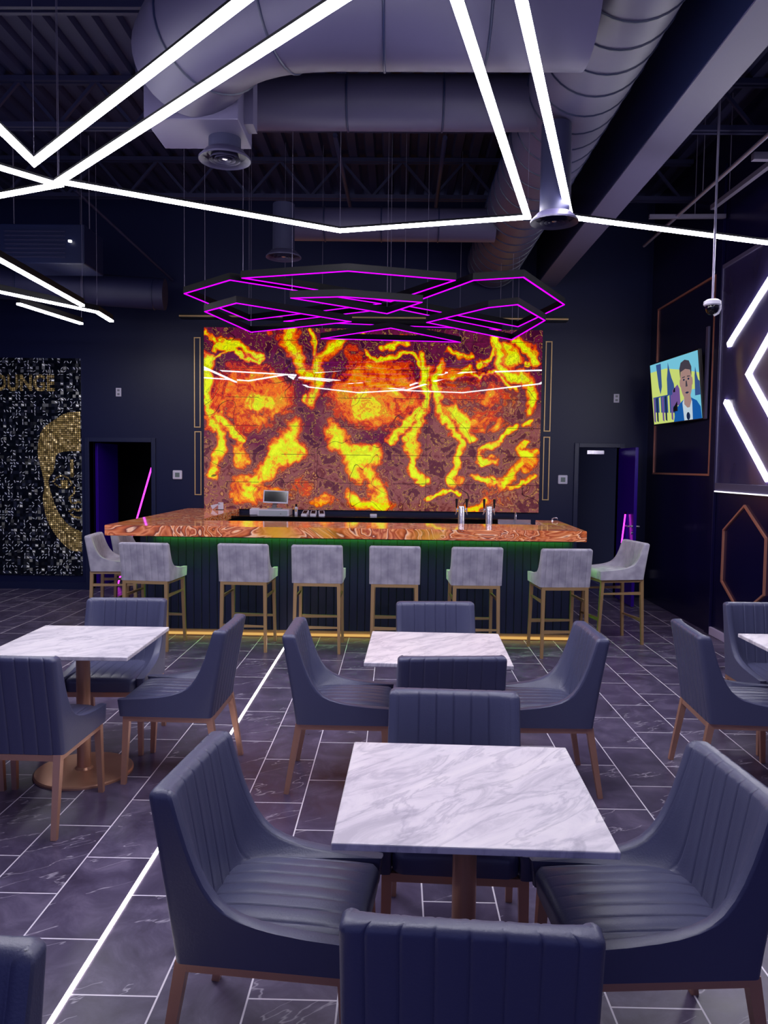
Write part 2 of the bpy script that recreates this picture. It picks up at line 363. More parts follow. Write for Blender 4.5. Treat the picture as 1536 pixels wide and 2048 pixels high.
# corrugated roof deck: ribs run towards the back wall
bm = bmesh.new(); prof = []; x = -8.0
while x < RX+0.1:
    prof += [(x, CZ), (x+0.09, CZ), (x+0.11, CZ+0.06), (x+0.18, CZ+0.06)]; x += 0.20
va = [bm.verts.new((px, -4, pz)) for px, pz in prof]; vb = [bm.verts.new((px, WY+0.1, pz)) for px, pz in prof]
for i in range(len(prof)-1): bm.faces.new((va[i], va[i+1], vb[i+1], vb[i]))
struct('ceiling', bm, M['ceil'])

# boxed beam along the room
def beam():
    t = thing('boxed_beam', 'long box beam running to the back wall at right, pale underside', 'beam', (1.965, 3.3, 4.2))
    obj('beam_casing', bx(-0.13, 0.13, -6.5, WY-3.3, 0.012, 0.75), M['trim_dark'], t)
    obj('underside_sheet', bx(-0.132, 0.132, -6.5, WY-3.3, 0, 0.0115), M['beam'], t)  # thin separate sheet, lighter than the sides
beam()

# open web joists
def joist(y, label):
    t = thing('roof_joist', label, 'joist', (-2.3, y, 4.88), 0, 'open web roof joists under the deck')
    bm = bmesh.new()
    for dy in (-0.035, 0.035): box(bm, -5.7, 5.68, dy-0.018, dy+0.018, 0, 0.045)
    obj('bottom_chord', bm, M['ceil'], t)
    bm = bmesh.new()
    for dy in (-0.035, 0.035): box(bm, -5.7, 5.68, dy-0.018, dy+0.018, 0.42, 0.465)
    obj('top_chord', bm, M['ceil'], t)
    bm = bmesh.new(); x = -5.6; k = 0
    while x < 5.3:
        bar(bm, (x, 0, 0.03 if k % 2 else 0.44), (x+0.36, 0, 0.44 if k % 2 else 0.03), 0.03)
        x += 0.36; k += 1
    obj('web', bm, M['ceil'], t)
joist(3.7, 'open web roof joist nearest the viewer, above the big round ducts')
joist(5.53, 'open web roof joist above the square duct box and its round diffuser')
joist(7.42, 'open web roof joist crossing above the near tips of the purple lights')
joist(9.3, 'open web roof joist nearest the glowing onyx wall')

# ducts
def round_duct(name, pts, r, label, step=0.3, n=36, mtl='ceil_light'):
    base = Vector(pts[0]); t = thing(name, label, 'duct', tuple(base))
    P = [Vector(p)-base for p in pts]
    # resample with rounded corners
    path = [P[0]]
    for i in range(1, len(P)-1):
        a = (P[i-1]-P[i]).normalized(); b = (P[i+1]-P[i]).normalized(); q = r*1.6
        for k in range(9):
            s = k/8; path.append((P[i]+a*q)*(1-s)**2 + P[i]*2*s*(1-s) + (P[i]+b*q)*s*s)
    path.append(P[-1])
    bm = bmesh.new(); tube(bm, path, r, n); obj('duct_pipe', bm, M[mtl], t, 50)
    # raised seams
    L = 0
    for a, b in zip(path, path[1:]):
        seg = (b-a).length; d = (b-a).normalized(); s = step - (L % step)
        while s < seg:
            c = a + d*s; bm = bmesh.new(); tube(bm, [c-d*0.008, c-d*0.004, c+d*0.004, c+d*0.008], [r+0.0005, r+0.009, r+0.009, r+0.0005], n, False); obj('duct_seam', bm, M['trim_dark'], t, 50); s += step
        L += seg
    return t
round_duct('spiral_duct', [(1.24, -1.0, 4.49), (1.24, WY-0.1, 4.49)], 0.34, 'long spiral round duct running to the back wall beside the box beam', 0.28)
round_duct('cross_duct', [(1.0, 4.35, 4.30), (-0.95, 4.35, 4.30), (-1.33, 5.0, 4.30)], 0.36, 'fat round duct crossing overhead at the very top with an elbow at its left end', 0.55)
round_duct('branch_duct', [(1.0, 5.9, 4.44), (-1.15, 5.9, 4.44)], 0.19, 'straight round duct crossing behind the square duct box', 0.7)
round_duct('far_branch_duct', [(1.0, 8.4, 4.32), (-1.14, 8.4, 4.32)], 0.17, 'thinner round duct crossing just in front of the purple lights, far end', 0.6)
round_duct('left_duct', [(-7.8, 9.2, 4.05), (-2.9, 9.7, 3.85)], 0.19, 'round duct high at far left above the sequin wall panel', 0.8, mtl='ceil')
t = thing('duct_box', 'square sheet metal duct box holding a round ceiling diffuser at upper left', 'duct', (-1.33, 5.24, 3.93))
obj('box_casing', bx(-0.30, 0.30, -0.23, 0.23, 0, 0.5, bev=0.006), M['beam'], t)
obj('box_collar', bx(-0.36, -0.30, -0.2, 0.2, 0.3, 0.48), M['ceil'], t)
bm = bmesh.new(); box(bm, 0.28, 0.36, -0.05, 0.10, 0.05, 0.92); obj('hanger_strap', bm, M['beam'], t)

def diffuser(x, y, z, D, label, top):
    t = thing('air_diffuser', label, 'air vent', (x, y, z), 0, 'round ceiling air diffusers')
    R = D/2
    bm = bmesh.new(); lathe(bm, [(R*0.82, 0.02), (R, -0.012), (R, 0.0), (R*0.72, 0.05), (R*0.62, 0.055), (R*0.62, 0.03)], 40); obj('outer_ring', bm, M['ceil_light'], t, 40)
    for k in (0.60, 0.42, 0.24):
        bm = bmesh.new(); lathe(bm, [(R*k, -0.01), (R*(k-0.03), 0.0), (R*(k-0.1), 0.035), (R*(k-0.12), 0.03), (R*(k-0.05), -0.004)], 36); obj('cone_ring', bm, M['ceil_light'], t, 40)
    bm = bmesh.new(); lathe(bm, [(0, -0.006), (R*0.1, -0.004), (R*0.12, 0.01), (0, 0.012)], 20); obj('hub', bm, M['steel'], t, 40)
    bm = bmesh.new(); tube(bm, [(0, 0, 0.03), (0, 0, top)], R*0.62, 28); obj('neck_pipe', bm, M['ceil'], t, 40)
diffuser(-1.18, 5.3, 3.80, 0.345, 'round air diffuser under the square duct box at upper left', 0.14)
diffuser(-1.14, 7.72, 3.80, 0.345, 'round air diffuser farthest away, left above the purple lights', 0.5)
diffuser(1.084, 5.60, 3.50, 0.335, 'round air diffuser at the junction of the white light strips, right of centre', 0.66)

# conduits and rails at the right ceiling
def rail(name, label, a, b, w=0.03, rnd=True, mtl='pipe', cat='pipe', group=None, hang=None):
    base = Vector(a); t = thing(name, label, cat, a, 0, group)
    bm = bmesh.new()
    if rnd: tube(bm, [(0, 0, 0), Vector(b)-base], w/2, 14)
    else: bar(bm, (0, 0, 0), Vector(b)-base, w, h0=w)
    obj('rail_bar' if not rnd else 'pipe_run', bm, M[mtl], t, 40)
    if hang:
        for s in hang:
            c = (Vector(b)-base)*s; bm = bmesh.new(); tube(bm, [c, (c.x, c.y, CZ-a[2])], 0.004, 6); obj('hanger_rod', bm, M['pipe'], t)
    return t
rail('conduit', 'shiny metal conduit running along the ceiling right of the box beam', (2.88, 3.5, 4.4), (2.885, 9.4, 4.4), 0.035, hang=(0.3, 0.7))
rail('strut_rail', 'pale strut rail slanting across the ceiling at far right', (3.137, 8.03, 4.4), (3.2, 6.2, 4.4), 0.045, False, cat='rail', hang=(0.2,))
rail('strut_rail', 'pale double strut rail level across the far right ceiling, lower of the two', (2.6, 8.33, 4.4), (3.38, 8.3, 4.4), 0.04, False, cat='rail', hang=(0.6,))
rail('strut_rail', 'pale short strut rail at the right edge above the conduit', (2.98, 6.8, 4.42), (3.38, 6.8, 4.42), 0.06, False, cat='rail', hang=(0.5,))
rail('sprinkler_pipe', 'dark thick pipe crossing the ceiling at the top right corner', (2.3, 5.6, 4.92), (3.38, 5.6, 4.92), 0.09, mtl='ceil', hang=(0.4,))
rail('brace_rod', 'thin dark diagonal brace rod at the left ceiling behind the white lights', (-3.58, 8.66, 4.75), (-3.04, 10.5, 4.215), 0.035, mtl='ceil')
rail('brace_rod', 'thin dark brace rod left of centre between the two far cross ducts', (-0.617, 7.38, 4.82), (-0.595, 9.6, 4.82), 0.045, mtl='ceil')
rail('brace_rod', 'thin dark brace rod right of centre beside the spiral duct', (0.405, 7.42, 4.82), (0.416, 9.58, 4.82), 0.045, mtl='ceil')

t = thing('unit_heater', 'dark boxy air unit hung from the ceiling at far left', 'air unit', (-3.9, 8.7, 3.9))
obj('unit_casing', bx(-0.42, 0.5, -0.25, 0.3, 0, 0.42, bev=0.01), M['trim_dark'], t)
bm = bmesh.new()
for k in range(7): box(bm, -0.36, 0.30, -0.262, -0.25, 0.06+k*0.045, 0.075+k*0.045)
obj('louvre', bm, M['ceil'], t)
bm = bmesh.new(); lathe(bm, [(0, -0.0), (0.02, 0.0), (0.02, 0.02), (0, 0.02)], 16); o = obj('indicator_lamp', bm, emis('small_lamp', (1, 1, 1), 2.0), t, 40); o.location = (0.36, -0.28, 0.22)
for sx in (-0.38, 0.46):
    bm = bmesh.new(); tube(bm, [(sx, 0, 0.42), (sx, 0, CZ-3.9)], 0.006, 6); obj('hanger_rod', bm, M['pipe'], t)

# hanging LED light shapes
def led_shape(name, label, pts, closed, z, w, emm, group, hang, hh=0.035, eh=0.018):
    c = Vector((sum(p[0] for p in pts)/len(pts), sum(p[1] for p in pts)/len(pts)))
    t = thing(name, label, 'light', (c.x, c.y, z), 0, group)
    P = [(p[0]-c.x, p[1]-c.y) for p in pts]
    bm = bmesh.new(); strip_loop(bm, P, closed, w, 0, eh); obj('diffuser', bm, M[emm], t)
    bm = bmesh.new(); strip_loop(bm, P, closed, max(w*0.9, 0.018), eh+0.0005, hh); obj('housing', bm, M['housing'], t)
    if hang:
        for i in hang:
            q = P[i]; bm = bmesh.new(); tube(bm, [(q[0], q[1], hh), (q[0], q[1], hang_z-z)], 0.0022, 6); obj('suspension_wire', bm, M['pipe'], t)
    return t
hang_z = CZ
gw = 'white LED light shapes hung over the tables'
led_shape('pendant_light', 'big five sided white light outline hung over the middle of the room', [(-2.255, 5.201), (-0.475, 6.229), (0.938, 5.865), (0.113, 2.83)], True, 3.6, 0.046, 'white', gw, (0, 1, 2))
led_shape('pendant_light', 'white light outline at upper left with its tip just left of the big centre one', [(-2.27, 4.879), (0.2, 2.333), (-1.0, 1.5), (-2.13, 2.8)], True, 3.6, 0.046, 'white', gw, (0,))
led_shape('pendant_light', 'white light outline at upper right starting from the round diffuser', [(1.249, 5.858), (3.12, 6.52), (3.1, 4.0), (1.6, 1.8), (0.17, 2.18)], True, 3.6, 0.046, 'white', gw, (0, 1))
led_shape('pendant_light', 'white arrow shaped light at the left edge whose point touches the centre outline', [(-3.3, 4.0), (-2.29, 5.262), (-4.2, 6.08), (-4.6, 4.8)], True, 3.6, 0.046, 'white', gw, (1,))
led_shape('pendant_light', 'upper straight white light bar at far left over the sequin panel', [(-3.25, 5.6), (-3.331, 8.219)], False, 3.4, 0.046, 'white', gw, (1,), 0.08)
led_shape('pendant_light', 'bent white light bar at far left with its short end pointing to the back wall', [(-4.3, 6.92), (-3.312, 8.565), (-3.349, 9.097)], False, 3.4, 0.046, 'white', gw, (1,), 0.08)
led_shape('pendant_light', 'short lowest white light bar at far left below the bent one', [(-3.98, 8.158), (-3.775, 9.278)], False, 3.4, 0.046, 'white', gw, (1,), 0.08)
gp = 'purple LED light shapes hung over the bar'
PH = [('purple light outline at far left of the cluster, upper layer', [(-2.053, 7.486), (-1.496, 6.928), (-0.189, 7.865), (-1.689, 8.816)], 3.38),
      ('widest purple light outline at the top centre of the cluster', [(-1.366, 6.851), (-0.432, 6.578), (0.479, 6.869), (-0.088, 7.766)], 3.38),
      ('purple light outline at lower left, overlapping the far left one', [(-1.841, 7.424), (-1.458, 7.024), (-0.487, 7.867), (-1.614, 8.539)], 3.2),
      ('slim purple light outline in the centre of the cluster', [(-0.929, 6.795), (-0.485, 6.724), (0.194, 6.923), (-0.116, 7.442)], 3.2),
      ('five sided purple light outline at far right, upper layer', [(0.052, 7.942), (0.642, 6.864), (1.055, 6.74), (1.635, 7.836), (1.368, 9.066)], 3.38),
      ('five sided purple light outline at lower right, under the far right one', [(0.279, 7.873), (0.808, 7.123), (1.045, 6.983), (1.424, 7.71), (1.272, 8.872)], 3.2),
      ('flat triangular purple light lowest in the cluster in front of the onyx', [(-0.875, 8.918), (-0.087, 8.207), (0.7, 9.076)], 3.2),
      ('long thin triangular purple light farthest back in the cluster', [(-1.291, 8.857), (-0.06, 8.081), (1.189, 9.272)], 3.38)]
for lab, pts, z in PH:
    led_shape('pendant_light', lab, pts, True, z, 0.0115, 'purple', gp, (0, len(pts)-1), 0.066, 0.006)

# glowing white bars on the right wall
def glow_bar(label, pts):
    t = thing('wall_glow_bar', label, 'light', (3.384, 0, 0), 0, 'glowing white bars on the right wall')
    mm = emis('x', (1, 1, 1), 1)
    for nm, (w, x0, x1), ml in (('diffuser', (0.046, -0.012, 0.0), 'white'), ('housing', (0.04, 0.0005, 0.0035), 'plastic_grey')):
        bm = bmesh.new(); b2 = bmesh.new(); strip_loop(b2, pts, False, w, x0, x1)
        for v in b2.verts: v.co = Vector((v.co.z, v.co.x, v.co.y))
        b2.normal_update(); bm.free(); obj(nm, b2, M[ml], t)
glow_bar('upper outer glowing white bar on the right wall, at the edge of the plastic film', [(8.118, 3.047), (6.6, 3.882)])
glow_bar('glowing white chevron on the right wall, pointing left', [(6.7, 3.383), (7.637, 2.695), (6.55, 1.74)])
glow_bar('lower glowing white bar slanting down the right wall under the chevron', [(8.14, 2.472), (7.158, 1.678)])

# floor light strip
tag(obj('floor_light_strip', bx(-1.0765, -1.0595, 0.3, 7.84, 0.0003, 0.0035), M['floor_led']), 'glowing white light line set into the floor left of the tables', 'light')

# ------------------------------------------------------------------ back wall: the onyx
def seg_d(px, py, a, b):
    ax, ay = a; bx_, by = b; dx, dy = bx_-ax, by-ay; L = dx*dx+dy*dy or 1e-9
    t = max(0, min(1, ((px-ax)*dx+(py-ay)*dy)/L)); return math.hypot(px-ax-t*dx, py-ay-t*dy)
def c5(x, y): return (380+x/4.151, 640+y/4.151)
def c6(x, y): return (720+x/4.042, 640+y/4.042)
BLOBS = [  # kind, points (slab pattern coordinates), width, level
 ('e', c5(520, 640), (72, 58), 0.50), ('e', c5(590, 680), (30, 24), 0.78), ('e', c5(420, 600), (34, 30), 0.56),
 ('e', c6(130, 600), (84, 62), 0.52), ('e', c6(60, 690), (36, 30), 0.72), ('e', c6(190, 620), (44, 40), 0.56),
 ('e', c6(940, 590), (72, 50), 0.32), ('e', c6(1040, 620), (26, 14), 0.52), ('e', c6(1030, 820), (36, 16), 0.46),
 ('e', c5(700, 110), (18, 10), 0.42), ('e', c5(1370, 300), (16, 22), 0.38), ('e', c6(740, 420), (20, 14), 0.5), ('e', c5(290, 200), (26, 14), 0.8),
 ('e', c5(430, 1130), (16, 24), 0.6), ('e', c5(470, 1420), (34, 28), 0.62), ('e', c5(700, 1450), (34, 16), 0.56), ('e', c5(940, 1380), (26, 18), 0.36),
 ('e', c5(1100, 1500), (26, 10), 0.56), ('e', c6(1140, 1400), (30, 20), 0.3), ('e', c6(1370, 1130), (20, 16), 0.6), ('e', c6(820, 1260), (16, 10), 0.5),
 ('p', [c5(830, 90), c5(800, 180), c5(870, 290), c5(960, 420), c5(1040, 520), c5(1040, 640)], 12, 0.9),
 ('p', [c5(1270, 170), c5(1180, 250), c5(1070, 330), c5(1060, 450)], 10, 0.9), ('p', [c5(990, 90), c5(1040, 280)], 5, 0.85),
 ('p', [c5(130, 100), c5(200, 190), c5(190, 250)], 4, 0.8),
 ('p', [c5(140, 330), c5(140, 520), c5(130, 700), c5(180, 850), c5(270, 1000), c5(230, 1160), c5(150, 1300)], 9, 0.9),
 ('p', [c5(200, 760), c5(300, 880), c5(430, 980)], 8, 0.88),
 ('p', [c5(880, 900), c5(780, 1010), c5(880, 1080), c5(720, 1190), c5(580, 1330), c5(500, 1450)], 17, 0.88), ('e', c5(830, 1080), (40, 30), 0.86),
 ('p', [c5(1200, 920), c5(1250, 1030), c5(1380, 1130), c5(1420, 1280)], 15, 0.88), ('p', [c6(-40, 1060), c6(80, 1200), c6(160, 1380), c6(230, 1500)], 15, 0.88),
 ('p', [c6(20, 1060), c6(130, 1090)], 14, 0.95), ('p', [c6(-60, 1440), c6(60, 1480), c6(220, 1520)], 12, 0.9),
 ('p', [c6(500, 280), c6(545, 360), c6(548, 520), c6(540, 700), c6(490, 850), c6(420, 960), c6(470, 1100), c6(440, 1200), c6(530, 1290)], 8, 0.92),
 ('p', [c6(250, 960), c6(380, 870), c6(460, 760), c6(490, 700)], 8, 0.88),
 ('p', [c6(650, 370), c6(620, 470), c6(650, 620), c6(690, 800), c6(790, 920), c6(850, 1010), c6(790, 1100), c6(810, 1200), c6(760, 1290)], 8, 0.94),
 ('p', [c6(740, 710), c6(830, 830), c6(920, 930)], 11, 0.95), ('p', [c6(730, 245), c6(920, 290)], 5, 0.9), ('p', [c6(1060, 170), c6(1040, 320), c6(960, 340)], 4, 0.85),
 ('p', [c6(1090, 150), c6(1130, 300), c6(1140, 380), c6(1250, 430), c6(1400, 480), c6(1430, 600), c6(1400, 720)], 9, 0.95),
 ('p', [c6(1200, 230), c6(1230, 300)], 13, 0.9), ('p', [c6(1280, 160), c6(1370, 230), c6(1400, 340)], 8, 0.92), ('e', c6(1330, 345), (7, 9), 0.95),
 ('p', [c6(880, 400), c6(1100, 430), c6(1200, 490), c6(1290, 540)], 3.5, 0.85), ('p', [c6(760, 470), c6(870, 390)], 7, 0.8),
 ('p', [c6(1340, 970), c6(1320, 1060), c6(1440, 1060)], 6, 0.9), ('p', [c6(1330, 1120), c6(1230, 1250), c6(1160, 1320)], 9, 0.78),
 ('p', [c6(1280, 840), c6(1180, 930), c6(1080, 1010), c6(1010, 1060), c6(1000, 1130), c6(1110, 1120)], 6, 0.9), ('p', [c6(1350, 830), c6(1440, 810)], 4, 0.9),
 ('p', [c6(980, 1260), c6(1060, 1280), c6(1110, 1320)], 7, 0.92), ('p', [c6(550, 1460), c6(640, 1430), c6(740, 1360), c6(830, 1390)], 4, 0.9),
 ('p', [c6(860, 1540), c6(960, 1500), c6(1060, 1430)], 9, 0.72), ('p', [c6(1440, 1240), c6(1220, 1340)], 5, 0.85),
 ('p', [c5(230, 170), c5(380, 210), c5(480, 290), c5(600, 300)], 5, 0.85), ('p', [c5(170, 330), c5(340, 250), c5(480, 345), c5(620, 330)], 3, 0.85),
 ('p', [c6(60, 260), c6(120, 340), c6(220, 310), c6(340, 245), c6(440, 300), c6(540, 390)], 4, 0.88), ('p', [c6(200, 230), c6(330, 180), c6(410, 150)], 5, 0.85),
 ('p', [c5(1470, 250), c5(1500, 330), c6(120, 350)], 3, 0.8), ('p', [c6(10, 130), c6(130, 120)], 4, 0.8), ('p', [c5(960, 640), c5(1000, 680)], 4, 0.8),
]
def onyx_level(px, py):
    wob = noise.noise_vector(Vector((px*0.03, py*0.03, 1.3)))*12 + noise.noise_vector(Vector((px*0.1, py*0.1, 5.1)))*5 + noise.noise_vector(Vector((px*0.27, py*0.27, 7.7)))*2
    x, y = px+wob.x, py+wob.y; lv = 0.07
    for kind, g, w, l in BLOBS:
        if kind == 'e':
            d = math.hypot((x-g[0])/w[0], (y-g[1])/w[1])/(0.86 if l > 0.7 else 1.0)
            if d < 1.5: v = l if d < 0.85 else l*(1-(d-0.85)/0.5)+0.1*((d-0.85)/0.5)
            else: continue
        else:
            xs = [q[0] for q in g]; ys = [q[1] for q in g]
            if x < min(xs)-w*2.5 or x > max(xs)+w*2.5 or y < min(ys)-w*2.5 or y > max(ys)+w*2.5: continue
            d = min(seg_d(x, y, g[i], g[i+1]) for i in range(len(g)-1))/(w*0.70)
            if d > 2.4: continue
            v = l if d < 0.45 else l*(1-(d-0.45)/2.0)+0.1*((d-0.45)/2.0)
        lv = max(lv, v)
    return lv
MX0, MX1, MZ0, MZ1 = -2.645, 1.935, 1.155, 3.615
wall_root = thing('backlit_onyx_wall', 'big glowing yellow, orange and maroon onyx panel on the back wall behind the bar', 'wall panel', ((MX0+MX1)/2, WY, MZ0))
cx = (MX0+MX1)/2
def slab(u0, u1):
    nx, nz = 118, 196; bm = bmesh.new(); grid = []
    lg = bm.verts.layers.float.new('glow'); lb = bm.verts.layers.float.new('brown')
    for j in range(nz+1):
        row = []
        for i in range(nx+1):
            u = u0+(u1-u0)*i/nx; v = j/nz; px = 408+677*u; py = 1020-363*v
            e = bm.verts.new((MX0+(MX1-MX0)*u-cx, -0.045, (MZ1-MZ0)*v)); e[lg] = onyx_level(px, py)
            bb = (py-760)/170 + 0.9*noise.noise(Vector((px*0.02, py*0.02, 9))) + (0.35 if px > 870 else 0)
            if py < 760: bb -= 0.4
            e[lb] = max(0, min(1, bb)); row.append(e)
        grid.append(row)
    for j in range(nz):
        for i in range(nx): bm.faces.new((grid[j][i], grid[j][i+1], grid[j+1][i+1], grid[j+1][i]))
    x0, x1 = MX0+(MX1-MX0)*u0-cx, MX0+(MX1-MX0)*u1-cx
    # side and back faces give the slab its thickness
    c = [bm.verts.new(p) for p in ((x0, -0.02, 0), (x1, -0.02, 0), (x1, -0.02, MZ1-MZ0), (x0, -0.02, MZ1-MZ0))]
    bm.faces.new([grid[0][i] for i in range(nx+1)] + [c[1], c[0]]); bm.faces.new([grid[nz][i] for i in range(nx, -1, -1)] + [c[3], c[2]])
    bm.faces.new([grid[j][nx] for j in range(nz+1)] + [c[2], c[1]]); bm.faces.new([grid[j][0] for j in range(nz, -1, -1)] + [c[0], c[3]])
    bm.faces.new(c)
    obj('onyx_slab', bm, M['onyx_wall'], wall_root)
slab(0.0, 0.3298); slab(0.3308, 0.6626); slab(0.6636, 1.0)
obj('backing_frame', bx(MX0-cx-0.004, MX1-cx+0.004, -0.018, -0.001, -0.01, MZ1-MZ0+0.01), M['black'], wall_root)

t = thing('curtain_rail', 'thin gold edged shelf rail along the top of the glowing onyx', 'rail', (-0.35, WY, 3.72))
obj('rail_board', bx(-2.6, 2.6, -0.16, -0.002, 0, 0.05, bev=0.003), M['black'], t)
obj('gold_edge', bx(-2.6, 2.6, -0.166, -0.161, 0.012, 0.03), M['gold'], t)

def slot_frame(label, x0, x1, z0, z1, w=0.013):
    t = thing('wall_moulding', label, 'trim', ((x0+x1)/2, WY, z0), 0, 'tall slim gold frames beside the onyx'); h = z1-z0; hw = (x1-x0)/2
    bm = bmesh.new()
    box(bm, -hw, -hw+w, -0.014, -0.001, 0, h); box(bm, hw-w, hw, -0.014, -0.001, 0, h); box(bm, -hw+w, hw-w, -0.014, -0.001, 0, w); box(bm, -hw+w, hw-w, -0.014, -0.001, h-w, h)
    obj('frame_strip', bm, M['gold'], t)
slot_frame('upper slim gold frame left of the glowing onyx', -2.79, -2.70, 2.26, 3.485)
slot_frame('lower slim gold frame left of the glowing onyx', -2.785, -2.69, 1.335, 2.21)
slot_frame('upper slim gold frame right of the glowing onyx', 1.985, 2.075, 2.26, 3.475)
slot_frame('lower slim gold frame right of the glowing onyx', 1.985, 2.075, 1.325, 2.19)

def outlet(x, z, label, face='back'):
    t = thing('wall_outlet', label, 'outlet', (x, WY, z))
    obj('cover_plate', bx(-0.037, 0.037, -0.008, -0.0005, -0.058, 0.058, bev=0.003), M['plastic_white'], t)
    for s in (-0.026, 0.026):
        bm = bmesh.new(); box(bm, -0.017, 0.017, -0.0105, -0.0085, s-0.014, s+0.014, 0.003); r = obj('socket', bm, M['plastic_grey'], t)
outlet(-3.83, 2.73, 'white wall outlet high above the left doorway')
outlet(2.96, 2.72, 'white wall outlet high above the right doorway')
def thermostat(x, z, label):
    t = thing('thermostat', label, 'thermostat', (x, WY, z))
    obj('case', bx(-0.065, 0.065, -0.028, -0.001, -0.062, 0.062, bev=0.012), M['plastic_white'], t)
    obj('display', bx(-0.03, 0.032, -0.0305, -0.0285, -0.032, 0.03), M['lcd'], t)
thermostat(-3.02, 1.61, 'square white thermostat left of the onyx near the left doorway')
thermostat(2.26, 1.61, 'square white thermostat right of the onyx near the right doorway')
t = thing('wall_outlet', 'small white outlet low on the wall by the right doorway', 'outlet', (3.27, WY, 0.33))
obj('cover_plate', bx(-0.035, 0.035, -0.008, -0.0005, -0.055, 0.055, bev=0.003), M['plastic_white'], t)
obj('socket', bx(-0.017, 0.017, -0.0105, -0.0085, -0.04, 0.04), M['plastic_grey'], t)

# doors standing open, a leaning neon tube, and a tube modelled as a reflection
d = struct('door_1', bx(3.0, 3.04, 9.86, 10.6, 0.01, 2.04, bev=0.003), M['violet'])
bm = bmesh.new()
for s in (-1, 1):
    tube(bm, [(3.02+s*0.02, 9.92, 1.035), (3.02+s*0.075, 9.92, 1.035)], 0.011, 10); tube(bm, [(3.02+s*0.07, 9.91, 1.035), (3.02+s*0.07, 10.03, 1.035)], 0.009, 10)
    tube(bm, [(3.02+s*0.02, 9.92, 1.035), (3.02+s*0.026, 9.92, 1.035)], 0.026, 16)
    tube(bm, [(3.02+s*0.02, 9.92, 0.95), (3.02+s*0.03, 9.92, 0.95)], 0.02, 14)
obj('door_handle', bm, M['steel'], d, 40)
bm = bmesh.new()
for z in (0.3, 1.1, 1.8): box(bm, 3.041, 3.055, 10.52, 10.6, z-0.05, z+0.05)
obj('hinge', bm, M['steel'], d)
d2 = struct('door_2', bx(-4.23, -4.19, 10.82, 11.6, 0.01, 2.04, bev=0.003), M['violet'])
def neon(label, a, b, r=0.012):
    t = thing('neon_or_reflection', label, 'light', b); base = Vector(b)
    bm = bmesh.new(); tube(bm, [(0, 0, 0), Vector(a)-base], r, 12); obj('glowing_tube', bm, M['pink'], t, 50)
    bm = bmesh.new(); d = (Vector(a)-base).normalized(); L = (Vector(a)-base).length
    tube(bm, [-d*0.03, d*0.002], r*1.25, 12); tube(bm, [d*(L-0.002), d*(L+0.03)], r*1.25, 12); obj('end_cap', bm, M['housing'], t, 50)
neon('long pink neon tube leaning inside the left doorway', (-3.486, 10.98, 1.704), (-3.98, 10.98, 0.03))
neon('short pink glowing tube in place of a reflection on the right doorway door', (2.972, 10.12, 1.18), (2.935, 10.12, 0.80), 0.01)  # added glowing tube stands in for a reflection in the door leaf
tag(obj('door_closer', bx(2.62, 2.86, WY+0.15, WY+0.2, 1.96, 2.02, bev=0.006), M['steel']), 'small metal door closer at the top of the right doorway', 'door closer')

# ------------------------------------------------------------------ sequin art panel
t = thing('sequin_panel', 'tall black sequin wall panel with gold lettering and half a gold face', 'wall art', (-5.4, WY, 0.20))
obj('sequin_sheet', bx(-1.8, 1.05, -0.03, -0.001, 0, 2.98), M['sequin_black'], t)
cu = bpy.data.curves.new('letters', 'FONT'); cu.body = 'LOUNGE'; cu.size = 0.30; cu.extrude = 0.002; cu.align_x = 'RIGHT'; cu.offset = 0.008; cu.space_character = 1.02
tmp = bpy.data.objects.new('tmp', cu); COL.objects.link(tmp); bpy.context.view_layer.update()
me = bpy.data.meshes.new_from_object(tmp.evaluated_get(bpy.context.evaluated_depsgraph_get())); bpy.data.objects.remove(tmp)
lo = obj('lettering', me, M['sequin_gold'], t); lo.rotation_euler = (PI/2, 0, 0); lo.scale = (0.80, 1, 1); lo.location = (0.705, -0.036, 2.54)
def gp_(p): return (p[0]+5.4, p[1]-0.20)
outer = [(-4.351, 2.457), (-4.544, 2.436), (-4.734, 2.323), (-4.886, 2.19), (-4.947, 1.909), (-4.912, 1.723), (-4.859, 1.46), (-4.881, 1.234), (-4.827, 0.971), (-4.716, 0.764), (-4.585, 0.614), (-4.472, 0.54), (-4.351, 0.532)]
inner = [(-4.351, 1.917), (-4.664, 1.885), (-4.724, 1.65), (-4.801, 1.499), (-4.729, 1.217), (-4.655, 1.048), (-4.524, 0.899), (-4.351, 0.807)]
def dense(L, k=6):
    # smooth Catmull-Rom through the points
    o = []
    for i in range(len(L)-1):
        p0, p1, p2, p3 = L[max(i-1, 0)], L[i], L[i+1], L[min(i+2, len(L)-1)]
        for s in range(k):
            q = s/k; o.append(tuple(0.5*((2*p1[c])+(-p0[c]+p2[c])*q+(2*p0[c]-5*p1[c]+4*p2[c]-p3[c])*q*q+(-p0[c]+3*p1[c]-3*p2[c]+p3[c])*q**3) for c in (0, 1)))
    return o+[L[-1]]
def resample(L, n):
    ds = [0]
    for a, b in zip(L, L[1:]): ds.append(ds[-1]+math.hypot(b[0]-a[0], b[1]-a[1]))
    out = []; j = 0
    for k in range(n):
        q = ds[-1]*k/(n-1)
        while j < len(ds)-2 and ds[j+1] < q: j += 1
        s = (q-ds[j])/max(ds[j+1]-ds[j], 1e-9); out.append((L[j][0]+(L[j+1][0]-L[j][0])*s, L[j][1]+(L[j+1][1]-L[j][1])*s))
    return out
O_ = resample(dense([gp_(p) for p in outer]), 60); I_ = resample(dense([gp_(p) for p in inner]), 60)
bm = bmesh.new()
V = [[bm.verts.new((p[0], y, p[1])) for p in L] for L in (O_, I_) for y in (-0.034, -0.0301)]
